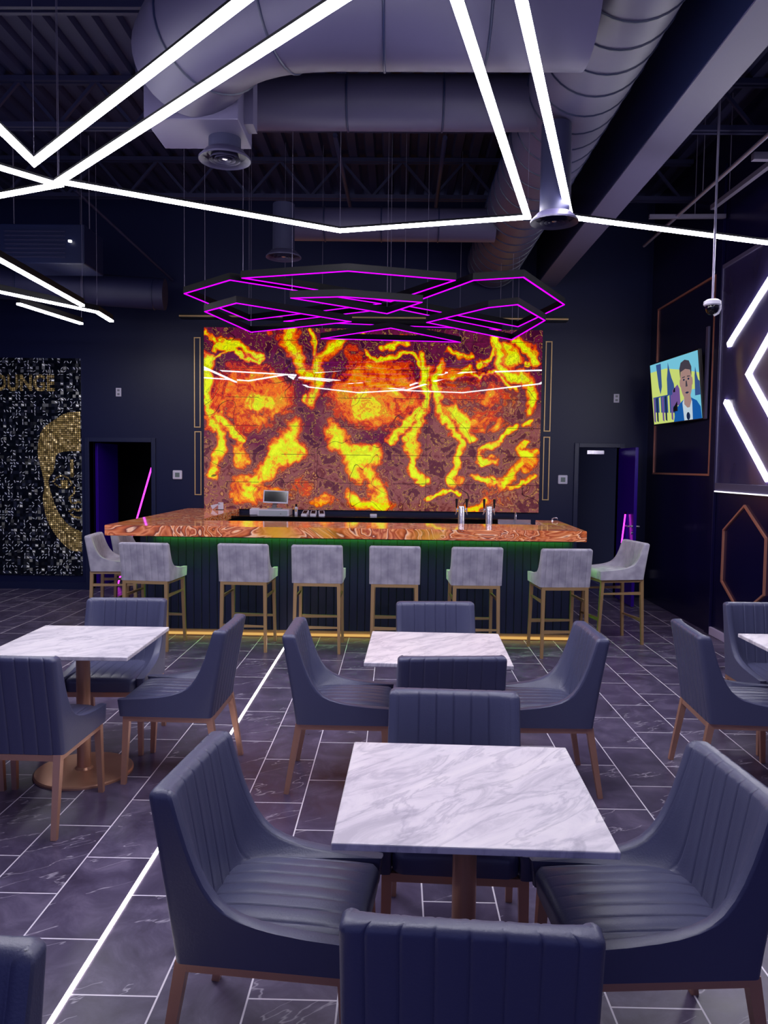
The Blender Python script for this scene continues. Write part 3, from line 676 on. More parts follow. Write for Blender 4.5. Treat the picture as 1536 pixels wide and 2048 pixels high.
for i in range(59):
    bm.faces.new((V[0][i], V[0][i+1], V[2][i+1], V[2][i])); bm.faces.new((V[1][i], V[3][i], V[3][i+1], V[1][i+1]))
    bm.faces.new((V[0][i], V[1][i], V[1][i+1], V[0][i+1])); bm.faces.new((V[2][i], V[2][i+1], V[3][i+1], V[3][i]))
obj('gold_face_outline', bm, M['sequin_gold'], t)
def ribbon(pts, w):
    bm = bmesh.new(); b2 = bmesh.new(); strip_loop(b2, [gp_(p) for p in pts], False, w, 0, 0.004); bm.free()
    for v in b2.verts: v.co = Vector((v.co.x, -0.0301-v.co.z, v.co.y))
    return b2
obj('gold_eye', ribbon(dense([(-4.74, 1.49), (-4.66, 1.565), (-4.56, 1.565), (-4.47, 1.47)]), 0.022), M['sequin_gold'], t)
obj('gold_eye', ribbon(dense([(-4.72, 1.47), (-4.64, 1.42), (-4.55, 1.41), (-4.48, 1.46)]), 0.018), M['sequin_gold'], t)
bm = bmesh.new(); box(bm, -4.63+5.4, -4.53+5.4, -0.034, -0.0301, 1.22, 1.32); obj('gold_iris', bm, M['sequin_gold'], t)
bm = bmesh.new(); box(bm, -4.495+5.4, -4.448+5.4, -0.034, -0.0301, 1.36, 1.60); obj('gold_brow_bar', bm, M['sequin_gold'], t)
obj('gold_nose', ribbon(dense([(-4.44, 1.43), (-4.45, 1.34), (-4.51, 1.27), (-4.47, 1.20), (-4.39, 1.22), (-4.36, 1.21)]), 0.024), M['sequin_gold'], t)
obj('gold_lips', ribbon(dense([(-4.52, 1.08), (-4.46, 1.12), (-4.40, 1.10), (-4.355, 1.12)]), 0.026), M['sequin_gold'], t)
obj('gold_lips', ribbon(dense([(-4.50, 1.06), (-4.44, 1.01), (-4.36, 1.0)]), 0.026), M['sequin_gold'], t)

# ------------------------------------------------------------------ right wall items
def xbox(bm, y0, y1, z0, z1, x0, x1): box(bm, x0, x1, y0, y1, z0, z1)
t = thing('wall_moulding', 'big rectangular copper frame on the right wall behind the television', 'trim', (RX, 9.44, 1.70))
bm = bmesh.new(); w = 0.022
xbox(bm, -0.93, -0.93+w, 0, 2.16, -0.014, -0.001); xbox(bm, 0.93-w, 0.93, 0, 2.16, -0.014, -0.001); xbox(bm, -0.93+w, 0.93-w, 0, w, -0.014, -0.001); xbox(bm, -0.93+w, 0.93-w, 2.16-w, 2.16, -0.014, -0.001)
obj('frame_strip', bm, M['copper'], t)
t = thing('wall_moulding', 'tall six sided copper outline low on the right wall', 'trim', (RX, 7.61, 0.0))
b2 = bmesh.new(); strip_loop(b2, [(0, 1.418), (0.465, 1.144), (0.47, 0.612), (0.0, 0.345), (-0.465, 0.621), (-0.46, 1.142)], True, 0.02, 0.001, 0.02)
for v in b2.verts: v.co = Vector((-v.co.z, v.co.x, v.co.y))
obj('frame_strip', b2, M['copper'], t)
t = thing('wall_moulding', 'matching six sided copper outline nearer on the right wall', 'trim', (RX, 6.2, 0.0))
obj('frame_strip', bpy.data.objects['frame_strip.005'].data.copy() if 'frame_strip.005' in bpy.data.objects else bpy.data.meshes['frame_strip'].copy(), M['copper'], t)
p = struct('trim_3', bx(RX-0.035, RX-0.001, 8.31, 8.44, 0, CZ-0.4, bev=0.004), M['wall_gloss'])
w1 = struct('window_1', bx(RX-0.012, RX-0.001, 3.2, 8.30, 1.63, 3.86), M['film'])
bm = bmesh.new(); box(bm, RX-0.03, RX-0.001, 3.2, 8.30, 1.53, 1.628, 0.003); box(bm, RX-0.025, RX-0.001, 8.30, 8.315, 1.53, 3.9); box(bm, RX-0.03, RX-0.001, 3.2, 8.30, 3.862, 3.9)
obj('window_frame', bm, M['beam'], w1)
obj('light_line', bx(RX-0.04, RX-0.031, 3.2, 8.28, 1.533, 1.545), emis('sill_light', (0.9, 0.88, 1.0), 2.2), w1)

# television
tvroot = thing('television', 'flat television tilted down on the right wall showing a man in a blue suit', 'television', (3.262, 9.307, 2.703))
yaw, tilt = 0.067, 0.107
U = Vector((math.sin(yaw), -math.cos(yaw), 0)); N = Vector((-math.cos(yaw), -math.sin(yaw), 0)); Vv = Vector((0, 0, 1))*math.cos(tilt)+N*math.sin(tilt); N2 = U.cross(Vv)
TVM = Matrix.Identity(4)
for i in range(3): TVM[i][0] = U[i]; TVM[i][1] = Vv[i]; TVM[i][2] = N2[i]
def tvo(name, bm, mtl):
    bm.transform(TVM); return obj(name, bm, mtl, tvroot)
TW, TH = 1.365, 0.775
tvo('casing', bx(-TW/2, TW/2, -TH/2, TH/2, -0.045, -0.004, bev=0.006), M['black'])
pic = [emis('screen_sky', srgb(120, 200, 225)[:3], 0.9), emis('screen_yellow', srgb(205, 222, 120)[:3], 0.9), emis('screen_tower', srgb(60, 90, 150)[:3], 0.8), emis('screen_purple', srgb(120, 90, 160)[:3], 0.8),
       emis('screen_suit', srgb(24, 92, 170)[:3], 0.9), emis('screen_shirt', srgb(196, 214, 226)[:3], 0.9), emis('screen_skin', srgb(168, 134, 128)[:3], 0.9), emis('screen_hair', srgb(70, 64, 76)[:3], 0.9), emis('screen_dark', srgb(30, 44, 80)[:3], 0.8)]
bm = bmesh.new()
def flat(pts, mi, z):
    f = bm.faces.new([bm.verts.new((a*TW/2*0.975, b*TH/2*0.96, z)) for a, b in pts]); f.material_index = mi
def ell(cx_, cy_, rx, ry, mi, z, n=28): flat([(cx_+rx*math.cos(2*PI*k/n), cy_+ry*math.sin(2*PI*k/n)) for k in range(n)], mi, z)
flat([(-1, -1), (1, -1), (1, 1), (-1, 1)], 0, -0.0035)
flat([(-1, -1), (0.25, -1), (0.5, -0.1), (1, -0.1), (1, 0.35), (0.4, 0.55), (-0.3, 0.75), (-1, 0.75)], 1, -0.003)
flat([(-0.72, 0.95), (-0.5, 0.95), (-0.52, 0.2), (-0.6, -0.05), (-0.66, 0.2)], 2, -0.0025)
flat([(-0.3, -0.1), (-0.28, 0.4), (-0.22, 0.7), (-0.19, 0.92), (-0.15, 0.7), (-0.08, 0.4), (0.0, 0.2), (0.02, -0.1)], 2, -0.0025)
flat([(0.8, -0.3), (0.83, 0.3), (0.87, 0.55), (0.91, 0.3), (0.95, 0.15), (1, 0.1), (1, -0.3)], 2, -0.0025)
flat([(-0.95, -0.1), (0.2, -0.1), (0.2, -0.75), (-0.95, -0.6)], 2, -0.002)
for k in range(9): flat([(-0.95+k*0.13, -0.15), (-0.87+k*0.13, -0.12), (-0.9+k*0.13, -0.95), (-0.97+k*0.13, -0.9)], (3, 8, 1)[k % 3], -0.0018)
flat([(-0.08, 0.0), (0.15, 0.15), (0.22, 0.0), (0.22, -0.5), (-0.1, -0.5)], 3, -0.0017)
flat([(-0.1, -1), (0.0, -0.62), (0.25, -0.42), (0.42, -0.32), (0.62, -0.32), (0.85, -0.45), (0.98, -0.65), (1, -1)], 4, -0.0012)
flat([(0.33, -1), (0.3, -0.45), (0.4, -0.3), (0.62, -0.3), (0.68, -0.45), (0.66, -1)], 5, -0.0008)
flat([(0.38, -0.3), (0.37, -0.5), (0.48, -0.62), (0.58, -0.62), (0.66, -0.42), (0.62, -0.15), (0.38, -0.15)], 6, -0.0006)
ell(0.50, 0.16, 0.225, 0.52, 6, -0.0004); ell(0.275, 0.16, 0.03, 0.12, 6, -0.0005); ell(0.725, 0.16, 0.03, 0.12, 6, -0.0005)
flat([(0.28, 0.3), (0.27, 0.6), (0.34, 0.78), (0.5, 0.84), (0.66, 0.78), (0.74, 0.58), (0.72, 0.3), (0.68, 0.5), (0.5, 0.56), (0.32, 0.5)], 7, -0.0002)
ell(0.42, 0.24, 0.035, 0.03, 8, 0); ell(0.60, 0.24, 0.035, 0.03, 8, 0); flat([(0.43, -0.16), (0.51, -0.13), (0.6, -0.16), (0.51, -0.2)], 8, 0)
flat([(0.36, 0.33), (0.47, 0.34), (0.47, 0.31), (0.36, 0.30)], 7, 0); flat([(0.55, 0.34), (0.66, 0.33), (0.66, 0.30), (0.55, 0.31)], 7, 0); flat([(0.49, 0.2), (0.53, 0.2), (0.55, 0.02), (0.47, 0.02)], 7, -0.0001)
ell(0.5, -0.88, 0.07, 0.12, 8, 0)
tvo('screen', bm, pic)
bm = bmesh.new(); box(bm, 0.02, 0.10, -0.06, 0.06, -0.25, 0.25); bar(bm, (0.0, 0, 0), (RX-3.262-0.005, 0.0, 0.0), 0.05); obj('wall_bracket', bm, M['black'], tvroot)
bm = bmesh.new(); box(bm, 0.095, 0.118, -0.72, -0.66, -0.38, 0.62); obj('mounting_post', bm, M['beam'], tvroot)

# security camera on a drop pole
t = thing('security_camera', 'white dome security camera hanging on a thin pole at upper right', 'camera', (2.385, 6.04, 3.0))
bm = bmesh.new(); tube(bm, [(0, 0, 0.06), (0, 0, CZ-3.0)], 0.009, 10); obj('drop_pole', bm, M['pipe'], t, 50)
bm = bmesh.new(); lathe(bm, [(0, 0.065), (0.04, 0.06), (0.062, 0.045), (0.064, 0.02), (0.055, 0.012), (0, 0.012)], 28); obj('mount_cap', bm, M['plastic_white'], t, 40)
bm = bmesh.new(); lathe(bm, [(0.048, 0.012), (0.05, -0.01), (0.042, -0.036), (0.024, -0.052), (0, -0.058)], 24); obj('dome', bm, M['black_gloss'], t, 60)
bm = bmesh.new(); tube(bm, [(0.055, -0.01, 0.02), (0.057, -0.01, -0.012), (0.042, -0.01, -0.045), (0.012, -0.01, -0.062)], 0.009, 10); obj('shield', bm, M['plastic_white'], t, 60)

# ------------------------------------------------------------------ the bar
bar_root = thing('bar_counter', 'long U shaped bar with an orange onyx top and dark grooved front', 'bar counter', (-0.4, 7.9, 0))
ox, oy = 0.4, -7.9
def top_poly(bm, pts, z0, z1, bev=0.004):
    a = [bm.verts.new((x+ox, y+oy, z0)) for x, y in pts]; b = [bm.verts.new((x+ox, y+oy, z1)) for x, y in pts]; n = len(pts)
    f0 = bm.faces.new(a[::-1]); f1 = bm.faces.new(b); fs = [bm.faces.new((a[i], a[(i+1) % n], b[(i+1) % n], b[i])) for i in range(n)]
    if bev: bmesh.ops.bevel(bm, geom=list({e for f in [f1]+fs for e in f.edges}), offset=bev, segments=2, affect='EDGES')
bm = bmesh.new(); top_poly(bm, [(-2.855, 7.52), (1.845, 7.52), (1.88, 9.06), (1.62, 9.06), (1.60, 8.32), (-2.14, 8.32), (-2.16, 10.6), (-2.87, 10.6)], 1.052, 1.155)
obj('counter_top', bm, M['onyx_counter'], bar_root)
def groove_mat():
    mt = mat('grooved_navy_panel', srgb(34, 38, 70), 0.32); g = G(mt); p = g.nt.nodes['Principled BSDF']
    geo = g.n('ShaderNodeNewGeometry'); sp = g.n('ShaderNodeSeparateXYZ'); g.l(geo.outputs['Position'], sp.inputs[0])
    s = g.math('ADD', sp.outputs[0], sp.outputs[1]); w = g.math('FRACT', g.math('MULTIPLY', s, 12.5)); d = g.math('ABSOLUTE', g.math('SUBTRACT', w, 0.5))
    h = g.math('SMOOTH_MIN', g.math('MULTIPLY', d, 14.0), 1.0, 0.2)
    b = g.n('ShaderNodeBump'); b.inputs['Strength'].default_value = 1.0; b.inputs['Distance'].default_value = 0.006; g.l(h, b.inputs['Height']); g.l(b.outputs['Normal'], p.inputs['Normal'])
    g.l(g.mix(h, srgb(10, 12, 26), srgb(34, 38, 70)), p.inputs['Base Color']); return mt
M['groove'] = groove_mat()
bm = bmesh.new(); top_poly(bm, [(-2.62, 7.87), (1.80, 7.87), (1.80, 9.0), (1.66, 9.0), (1.66, 8.02), (-2.46, 8.02), (-2.46, 10.6), (-2.62, 10.6)], 0.07, 1.05, 0)
obj('front_panel', bm, M['groove'], bar_root)
bm = bmesh.new(); top_poly(bm, [(-2.60, 7.885), (1.78, 7.885), (1.78, 8.98), (1.68, 8.98), (1.68, 8.0), (-2.44, 8.0), (-2.44, 10.58), (-2.60, 10.58)], 0.0, 0.069, 0)
obj('plinth', bm, M['gold'], bar_root)
obj('kick_light', bx(-2.60+ox, 1.78+ox, 7.866+oy, 7.884+oy, 0.012, 0.034), M['amber'], bar_root)
obj('underglow_strip', bx(-2.45+ox, 1.75+ox, 7.835+oy, 7.85+oy, 1.040, 1.0515), M['green'], bar_root)
obj('added_spill_lip', bx(-2.5+ox, 1.78+ox, 7.805+oy, 7.812+oy, 1.018, 1.0518), M['black'], bar_root)  # added lip that keeps the green strip's spill off the floor
obj('inner_shelf', bx(-2.1+ox, 1.6+ox, 8.34+oy, 8.75+oy, 0.86, 0.90, bev=0.003), M['black_gloss'], bar_root)

t = thing('back_counter', 'long black stone counter below the glowing onyx, holding the till', 'counter', (-0.2, 10.25, 0))
obj('counter_top', bx(-1.93, 1.75, -0.32, 0.355, 1.06, 1.10, bev=0.003), M['black_gloss'], t)
obj('cabinet_body', bx(-1.91, 1.73, -0.28, 0.355, 0.0, 1.059), M['black'], t)
t = thing('sink_unit', 'stainless steel sink behind the right end of the bar', 'sink', (1.44, 9.35, 0))
bm = bmesh.new(); box(bm, -0.20, 0.20, -0.16, 0.16, 1.0, 1.02); box(bm, -0.20, 0.20, 0.14, 0.16, 1.02, 1.13); box(bm, -0.20, -0.18, -0.16, 0.14, 1.02, 1.08); box(bm, 0.18, 0.20, -0.16, 0.14, 1.02, 1.08); box(bm, -0.2, 0.2, -0.16, -0.14, 1.02, 1.08)
obj('basin', bm, M['steel'], t)
bm = bmesh.new()
for sx in (-0.18, 0.18):
    for sy in (-0.14, 0.14): tube(bm, [(sx, sy, 0), (sx, sy, 1.0)], 0.014, 10)
obj('basin_legs', bm, M['steel'], t, 50)
bm = bmesh.new(); tube(bm, [(0, 0.11, 1.02), (0, 0.11, 1.17)]+[(0, 0.11-0.05*(1-math.cos(a)), 1.17+0.05*math.sin(a)) for a in [PI*k/8 for k in range(1, 9)]]+[(0.0, 0.01, 1.14)], 0.008, 10)
obj('faucet', bm, M['steel'], t, 60)
t = thing('bar_faucet', 'tiny chrome tap on the far right corner of the onyx bar', 'tap', (1.80, 8.98, 1.1552))
bm = bmesh.new(); lathe(bm, [(0, 0), (0.016, 0), (0.014, 0.01), (0.008, 0.012), (0.008, 0.03), (0, 0.03)], 16); obj('tap_base', bm, M['steel'], t, 40)
bm = bmesh.new(); tube(bm, [(0, 0, 0.025), (0.02, 0, 0.035), (0.055, 0, 0.034), (0.058, 0, 0.02)], 0.006, 10); obj('spout', bm, M['steel'], t, 60)

def tap_tower(x, label):
    t = thing('beer_tap_tower', label, 'beer tap', (x, 8.46, 0.901), 0, 'steel beer tap towers behind the bar')
    bm = bmesh.new(); lathe(bm, [(0, 0), (0.055, 0), (0.055, 0.012), (0.036, 0.02), (0.036, 0.425), (0.030, 0.438), (0, 0.44)], 32); obj('column', bm, M['steel'], t, 40)
    for s in (-1, 1):
        bm = bmesh.new(); tube(bm, [(s*0.03, 0, 0.40), (s*0.055, 0, 0.40)], 0.009, 10); tube(bm, [(s*0.055, 0, 0.42), (s*0.055, 0, 0.37), (s*0.062, 0.02, 0.345)], 0.008, 10); obj('faucet', bm, M['steel'], t, 50)
        bm = bmesh.new(); lathe(bm, [(0, 0.42), (0.008, 0.42), (0.014, 0.50), (0.014, 0.515), (0, 0.52)], 12, (s*0.055, 0, 0)); obj('tap_handle', bm, M['black'], t, 40)
tap_tower(0.707, 'two handled steel beer tap tower, left of the pair behind the bar')
tap_tower(1.007, 'two handled steel beer tap tower, right of the pair behind the bar')

# things on the back counter
ZC = 1.1005
t = thing('cash_drawer', 'white cash drawer under the sales screen on the back counter', 'cash drawer', (-1.60, 10.18, ZC))
obj('case', bx(-0.205, 0.205, -0.17, 0.17, 0, 0.085, bev=0.006), M['plastic_white'], t)
obj('drawer_front', bx(-0.185, 0.185, -0.176, -0.1705, 0.012, 0.072, bev=0.002), mat('pale_grey_plastic', srgb(176, 182, 192), 0.4), t)
bm = bmesh.new(); tube(bm, [(0.10, -0.176, 0.03), (0.10, -0.182, 0.03)], 0.009, 14); obj('keyhole', bm, M['plastic_grey'], t, 40)
t = thing('sales_monitor', 'white framed sales screen on a stand above the cash drawer', 'monitor', (-1.60, 10.18, ZC+0.0865))
bm = bmesh.new(); box(bm, -0.09, 0.09, -0.06, 0.08, 0, 0.012, 0.004); bar(bm, (-0.02, 0.03, 0.01), (0.0, 0.015, 0.10), 0.045, 0.03); obj('stand', bm, M['plastic_grey'], t)
MM = Matrix.Translation((0.01, -0.01, 0.155)) @ Matrix.Rotation(0.03, 4, 'Y') @ Matrix.Rotation(-0.2, 4, 'X')
bm = bx(-0.165, 0.165, -0.012, 0.012, -0.085, 0.085, bev=0.006); bm.transform(MM); obj('bezel', bm, M['plastic_white'], t)
bm = bx(-0.148, 0.148, -0.0145, -0.0125, -0.066, 0.070); bm.transform(MM); obj('screen', bm, M['black_screen'], t)
t = thing('receipt_printer', 'white receipt printer left of the cash drawer', 'printer', (-2.03, 10.3, 1.1555))
obj('case', bx(-0.07, 0.07, -0.08, 0.08, 0.0, 0.085, bev=0.016), M['plastic_white'], t)
obj('paper_cover', bx(-0.055, 0.055, -0.05, 0.05, 0.0855, 0.093, bev=0.003), M['plastic_white'], t)
t.location = (-1.86, 10.2, ZC)
t = thing('card_stand', 'small folded white card stand on the far left corner of the onyx bar', 'card stand', (-2.38, 10.3, 1.1557))
bm = bmesh.new(); bar(bm, (-0.09, 0, 0.03), (0.02, 0, 0.085), 0.004, h0=0.06); box(bm, 0.0, 0.07, -0.002, 0.002, 0, 0.10); obj('card', bm, M['plastic_white'], t)
obj('foot', bx(-0.03, 0.07, -0.03, 0.03, 0, 0.006), M['black'], t)
t = thing('spray_bottle', 'small white spray bottle with a dark cap right of the cash drawer', 'bottle', (-1.325, 10.2, ZC))
bm = bmesh.new(); lathe(bm, [(0, 0), (0.02, 0), (0.021, 0.01), (0.021, 0.10), (0.012, 0.115), (0, 0.115)], 20); obj('bottle_body', bm, M['plastic_white'], t, 40)
bm = bmesh.new(); lathe(bm, [(0, 0.115), (0.013, 0.115), (0.013, 0.15), (0, 0.152)], 16); obj('cap', bm, M['black'], t, 40)
obj('printed_label', bx(-0.012, 0.012, -0.0225, -0.0208, 0.05, 0.09), M['gold'], t)
for k, (x, rz, lab) in enumerate(((-1.20, -0.15, 'white card reader, left of the three on the back counter'), (-1.09, 0, 'white card reader, middle of the three on the back counter'), (-0.98, 0.15, 'white card reader, right of the three on the back counter'))):
    t = thing('card_reader', lab, 'card reader', (x, 10.12, ZC), rz, 'card readers on the back counter')
    bm = bmesh.new(); poly = [(-0.06, 0.0), (0.07, 0.0), (0.07, 0.075), (-0.055, 0.018)]
    a = [bm.verts.new((-0.04, y, z)) for y, z in poly]; b = [bm.verts.new((0.04, y, z)) for y, z in poly]
    fs = [bm.faces.new(a), bm.faces.new(b[::-1])]+[bm.faces.new((a[i], b[i], b[(i+1) % 4], a[(i+1) % 4])) for i in range(4)]
    bmesh.ops.bevel(bm, geom=bm.edges[:], offset=0.006, segments=2, affect='EDGES'); obj('reader_case', bm, M['plastic_white'], t)
    bm = bx(-0.026, 0.026, -0.04, 0.04, 0, 0.002); bm.transform(Matrix.Translation((0, 0.012, 0.052)) @ Matrix.Rotation(0.428, 4, 'X')); obj('reader_screen', bm, M['black_screen'], t)
t = thing('napkin_box', 'little white box alone at the middle of the back counter', 'box', (-0.303, 10.15, ZC))
obj('box_body', bx(-0.045, 0.045, -0.03, 0.03, 0, 0.036, bev=0.004), M['plastic_white'], t)
obj('box_slot', bx(-0.02, 0.02, -0.012, 0.012, 0.0362, 0.0375), M['plastic_grey'], t)

# ------------------------------------------------------------------ upholstered seats
FRONT = [(1.0, 0.074), (0.8, 0.082), (0.6, 0.093), (0.45, 0.106), (0.33, 0.122), (0.23, 0.144), (0.16, 0.172), (0.11, 0.21), (0.07, 0.262), (0.045, 0.315), (0.02, 0.40), (0.0, 1.0)]
def ffrac(t):
    for (t1, a1), (t0, a0) in zip(FRONT, FRONT[1:]):
        if t >= t0: return a0+(a1-a0)*(t-t0)/(t1-t0)
    return FRONT[-1][1]
def shell_mesh(w, zb, zs, zt, yb0, yb1, yf1, tw, seams, depth_scale=1.0):
    """one continuous upholstered tub: back with swept wings; local +y is the front"""
    R = 0.023
    yb = lambda z: yb0+(yb1-yb0)*max(0, (z-zb)/(zt-zb))**1.1
    def yf(z):
        if z <= zs: return yf1 - 0.012*(1-(z-zb)/(zs-zb))
        t = (z-zs)/(zt-zs); a = ffrac(t)
        return min(yf1, yb(z)+a*depth_scale) if t > 0.02 else yf1 - (yf1-(yb(z)+0.40*depth_scale))*(t/0.02)
    zz = [zb, zb+0.01, zs-0.03, zs-0.01, zs]
    zz += [zs+(zt-zs)*t for t in (0.006, 0.012, 0.02, 0.03, 0.045, 0.07, 0.09, 0.11, 0.135, 0.16, 0.19, 0.23, 0.28, 0.33, 0.39, 0.45, 0.52, 0.6, 0.7, 0.8, 0.88)]
    rows = [(z, 0.0) for z in zz]
    rows = [r for r in rows if r[0] < zt-R] + [(zt-R+R*math.sin(a), R*(1-math.cos(a))) for a in [PI/2*k/6 for k in range(7)]]
    hw = w/2; xs = []
    sx = [-hw+w*(k+0.5+0.5*0)/seams for k in range(seams)]
    sx = [hw*0.80*(2*k/(seams-1)-1) for k in range(seams)]
    for s in sx: xs += [s-0.009, s-0.004, s, s+0.004, s+0.009]
    for a, b in zip(sx, sx[1:]): xs += [(a*2+b)/3, (a+2*b)/3]
    cr = 0.022
    xs = sorted(x for x in xs if abs(x) < hw-cr-0.002)
    gv = lambda x: max(math.exp(-((x-s)/0.0035)**2) for s in sx)
    puff = lambda x: 0.003*(1-min(1, min(abs(x-s) for s in sx)/0.02)**2)
    bm = bmesh.new(); prev = None; first = None
    ts = [0.0, 0.15, 0.32, 0.5, 0.66, 0.8, 0.9, 0.96, 1.0]
    for z, ins in rows:
        B, F = yb(z), yf(z); e = ins; xi = hw-tw; es = min(ins, tw*0.49)
        outer, inner = [], []
        Bo = B+e
        so = hw-es
        # left side front tip -> back
        for t in reversed(ts): outer.append((-so, Bo+cr+(F-0.012-es*0.6-Bo-cr)*t if F-0.012 > Bo+cr else Bo+cr))
        for k in (1, 2, 3): a = PI/2*k/4; outer.append((-so+cr*(1-math.cos(a)), Bo+cr*(1-math.sin(a))))
        for x in xs: outer.append((x*so/hw, Bo+0.0042*gv(x)))
        for k in (3, 2, 1): a = PI/2*k/4; outer.append((so-cr*(1-math.cos(a)), Bo+cr*(1-math.sin(a))))
        for t in ts: outer.append((so, Bo+cr+(F-0.012-es*0.6-Bo-cr)*t if F-0.012 > Bo+cr else Bo+cr))
        th = 0.062
        def iy(x):
            q = min(1, abs(x)/xi); base = B+th+puff(x)-0.0045*gv(x)
            return base+(max(F-0.006, base)-base)*q**5 - e
        n_side = len(ts)+3
        xi2 = xi+es
        # inner: same count as outer, from left tip to right tip
        tipL = [(-so+tw*0.5*(1 if False else 1), 0)]
        for k in range(n_side):
            q = k/(n_side-1); xx = -xi2 + (xi2-abs(xs[0]))*0.0
            xx = -xi2+(xi2+xs[0]-0.004)*(1-math.cos(q*PI/2)); inner.append((xx, iy(xx)-es*0.0))
        for x in xs: inner.append((x, iy(x)))
        for k in range(n_side):
            q = 1-k/(n_side-1); xx = xi2-(xi2-xs[-1]-0.004)*(1-math.cos(q*PI/2)); inner.append((xx, iy(xx)))
        n = len(outer)
        ring = [bm.verts.new((x, y, z)) for x, y in outer]
        tipr = [bm.verts.new((so-0.004, F-0.003-es*0.6, z)), bm.verts.new(((so+xi2)/2, F-es*0.6, z)), bm.verts.new((xi2+0.004, F-0.002-es*0.6, z))]
        ring += tipr+[bm.verts.new((x, y, z)) for x, y in reversed(inner)]
        ring += [bm.verts.new((-xi2-0.004, F-0.002-es*0.6, z)), bm.verts.new((-(so+xi2)/2, F-es*0.6, z)), bm.verts.new((-so+0.004, F-0.003-es*0.6, z))]
        if prev:
            m_ = len(ring)
            for k in range(m_): bm.faces.new((prev[k], prev[(k+1) % m_], ring[(k+1) % m_], ring[k]))
        else: first = (ring, n)
        prev = ring; last = (ring, n)
    for (ring, n), flip in ((first, True), (last, False)):
        o_, i_ = ring[:n], ring[n+3:n+3+n][::-1]
        for k in range(n-1): bm.faces.new((o_[k], i_[k], i_[k+1], o_[k+1]) if flip else (o_[k], o_[k+1], i_[k+1], i_[k]))
        bm.faces.new((o_[n-1], ring[n], ring[n+1], ring[n+2], i_[n-1])); bm.faces.new((o_[0], i_[0], ring[2*n+3], ring[2*n+4], ring[2*n+5]))
    return finish(bm, 42)

def seat_mesh(hw, y0, y1, zb, zt, seams, crown=0.022, R=0.028):
    sx = [hw*0.82*(2*k/(seams-1)-1) for k in range(seams)]
    def axis(a, b, extra=()):
        s = [a, a+0.002, a+0.007, a+0.014, a+R, b-R, b-0.014, b-0.007, b-0.002, b]
        n = 10; s += [a+R+(b-a-2*R)*k/n for k in range(1, n)]; s += [e for e in extra if a+R < e < b-R]
        return sorted(set(round(v, 5) for v in s))
    ex = [s+d for s in sx for d in (-0.008, -0.0035, 0, 0.0035, 0.008)]
    X, Y = axis(-hw, hw, ex), axis(y0, y1); bm = bmesh.new(); g = []
    for y in Y:
        row = []
        for x in X:
            d = min(hw-abs(x), y1-y); d = max(d, 0)
            drop = R-math.sqrt(max(0, R*R-(R-min(d, R))**2))
            u, v = x/hw, (y-(y0+y1)/2)/((y1-y0)/2)
            z = zt+crown*(1-u**4)*(1-min(1, abs(v))**4)-drop
            gr = max(math.exp(-((x-s)/0.0035)**2) for s in sx); fade = min(1, max(0, (y1-0.05-y)/0.03)); z -= 0.0045*gr*fade
            # plan corners at the front are rounded
            yy = y - 0.03*max(0, (abs(u)-0.8)/0.2)**2*max(0, (v-0.6)/0.4)
            row.append(bm.verts.new((x, yy, z)))
        g.append(row)
    for j in range(len(Y)-1):
        for i in range(len(X)-1): bm.faces.new((g[j][i], g[j][i+1], g[j+1][i+1], g[j+1][i]))
    loop = g[0]+[r[-1] for r in g[1:]]+g[-1][-2::-1]+[r[0] for r in g[-2:0:-1]]
    low = [bm.verts.new((v.co.x*0.985, v.co.y-(0.008 if v.co.y > y1-0.05 else 0), zb)) for v in loop]; n = len(loop)
    for k in range(n): bm.faces.new((loop[k], low[k], low[(k+1) % n], loop[(k+1) % n]))
    bm.faces.new(low)
    return finish(bm, 45)

def make_chair():
    t = thing('dining_chair', '', 'chair')
    obj('backrest', shell_mesh(0.52, 0.385, 0.475, 0.865, -0.255, -0.335, 0.265, 0.042, 7), M['leather'], t)
    obj('seat', seat_mesh(0.214, -0.22, 0.262, 0.39, 0.468, 7), M['leather'], t)
    bm = bmesh.new()
    for s in (-1, 1): bar(bm, (s*0.232, -0.255, 0.369), (s*0.232, 0.235, 0.369), 0.03, h0=0.028)
    bar(bm, (-0.245, -0.24, 0.369), (0.245, -0.24, 0.369), 0.03, h0=0.028); bar(bm, (-0.245, 0.222, 0.369), (0.245, 0.222, 0.369), 0.03, h0=0.028)
    obj('frame', bm, M['bronze'], t)
    for s in (-1, 1):
        bm = bmesh.new(); bar(bm, (s*0.23, -0.238, 0.383), (s*0.236, -0.305, 0.0), 0.036, 0.026); obj('leg', bm, M['bronze'], t)
        bm = bmesh.new(); bar(bm, (s*0.23, 0.218, 0.383), (s*0.236, 0.238, 0.0), 0.036, 0.026); obj('leg', bm, M['bronze'], t)
    return t
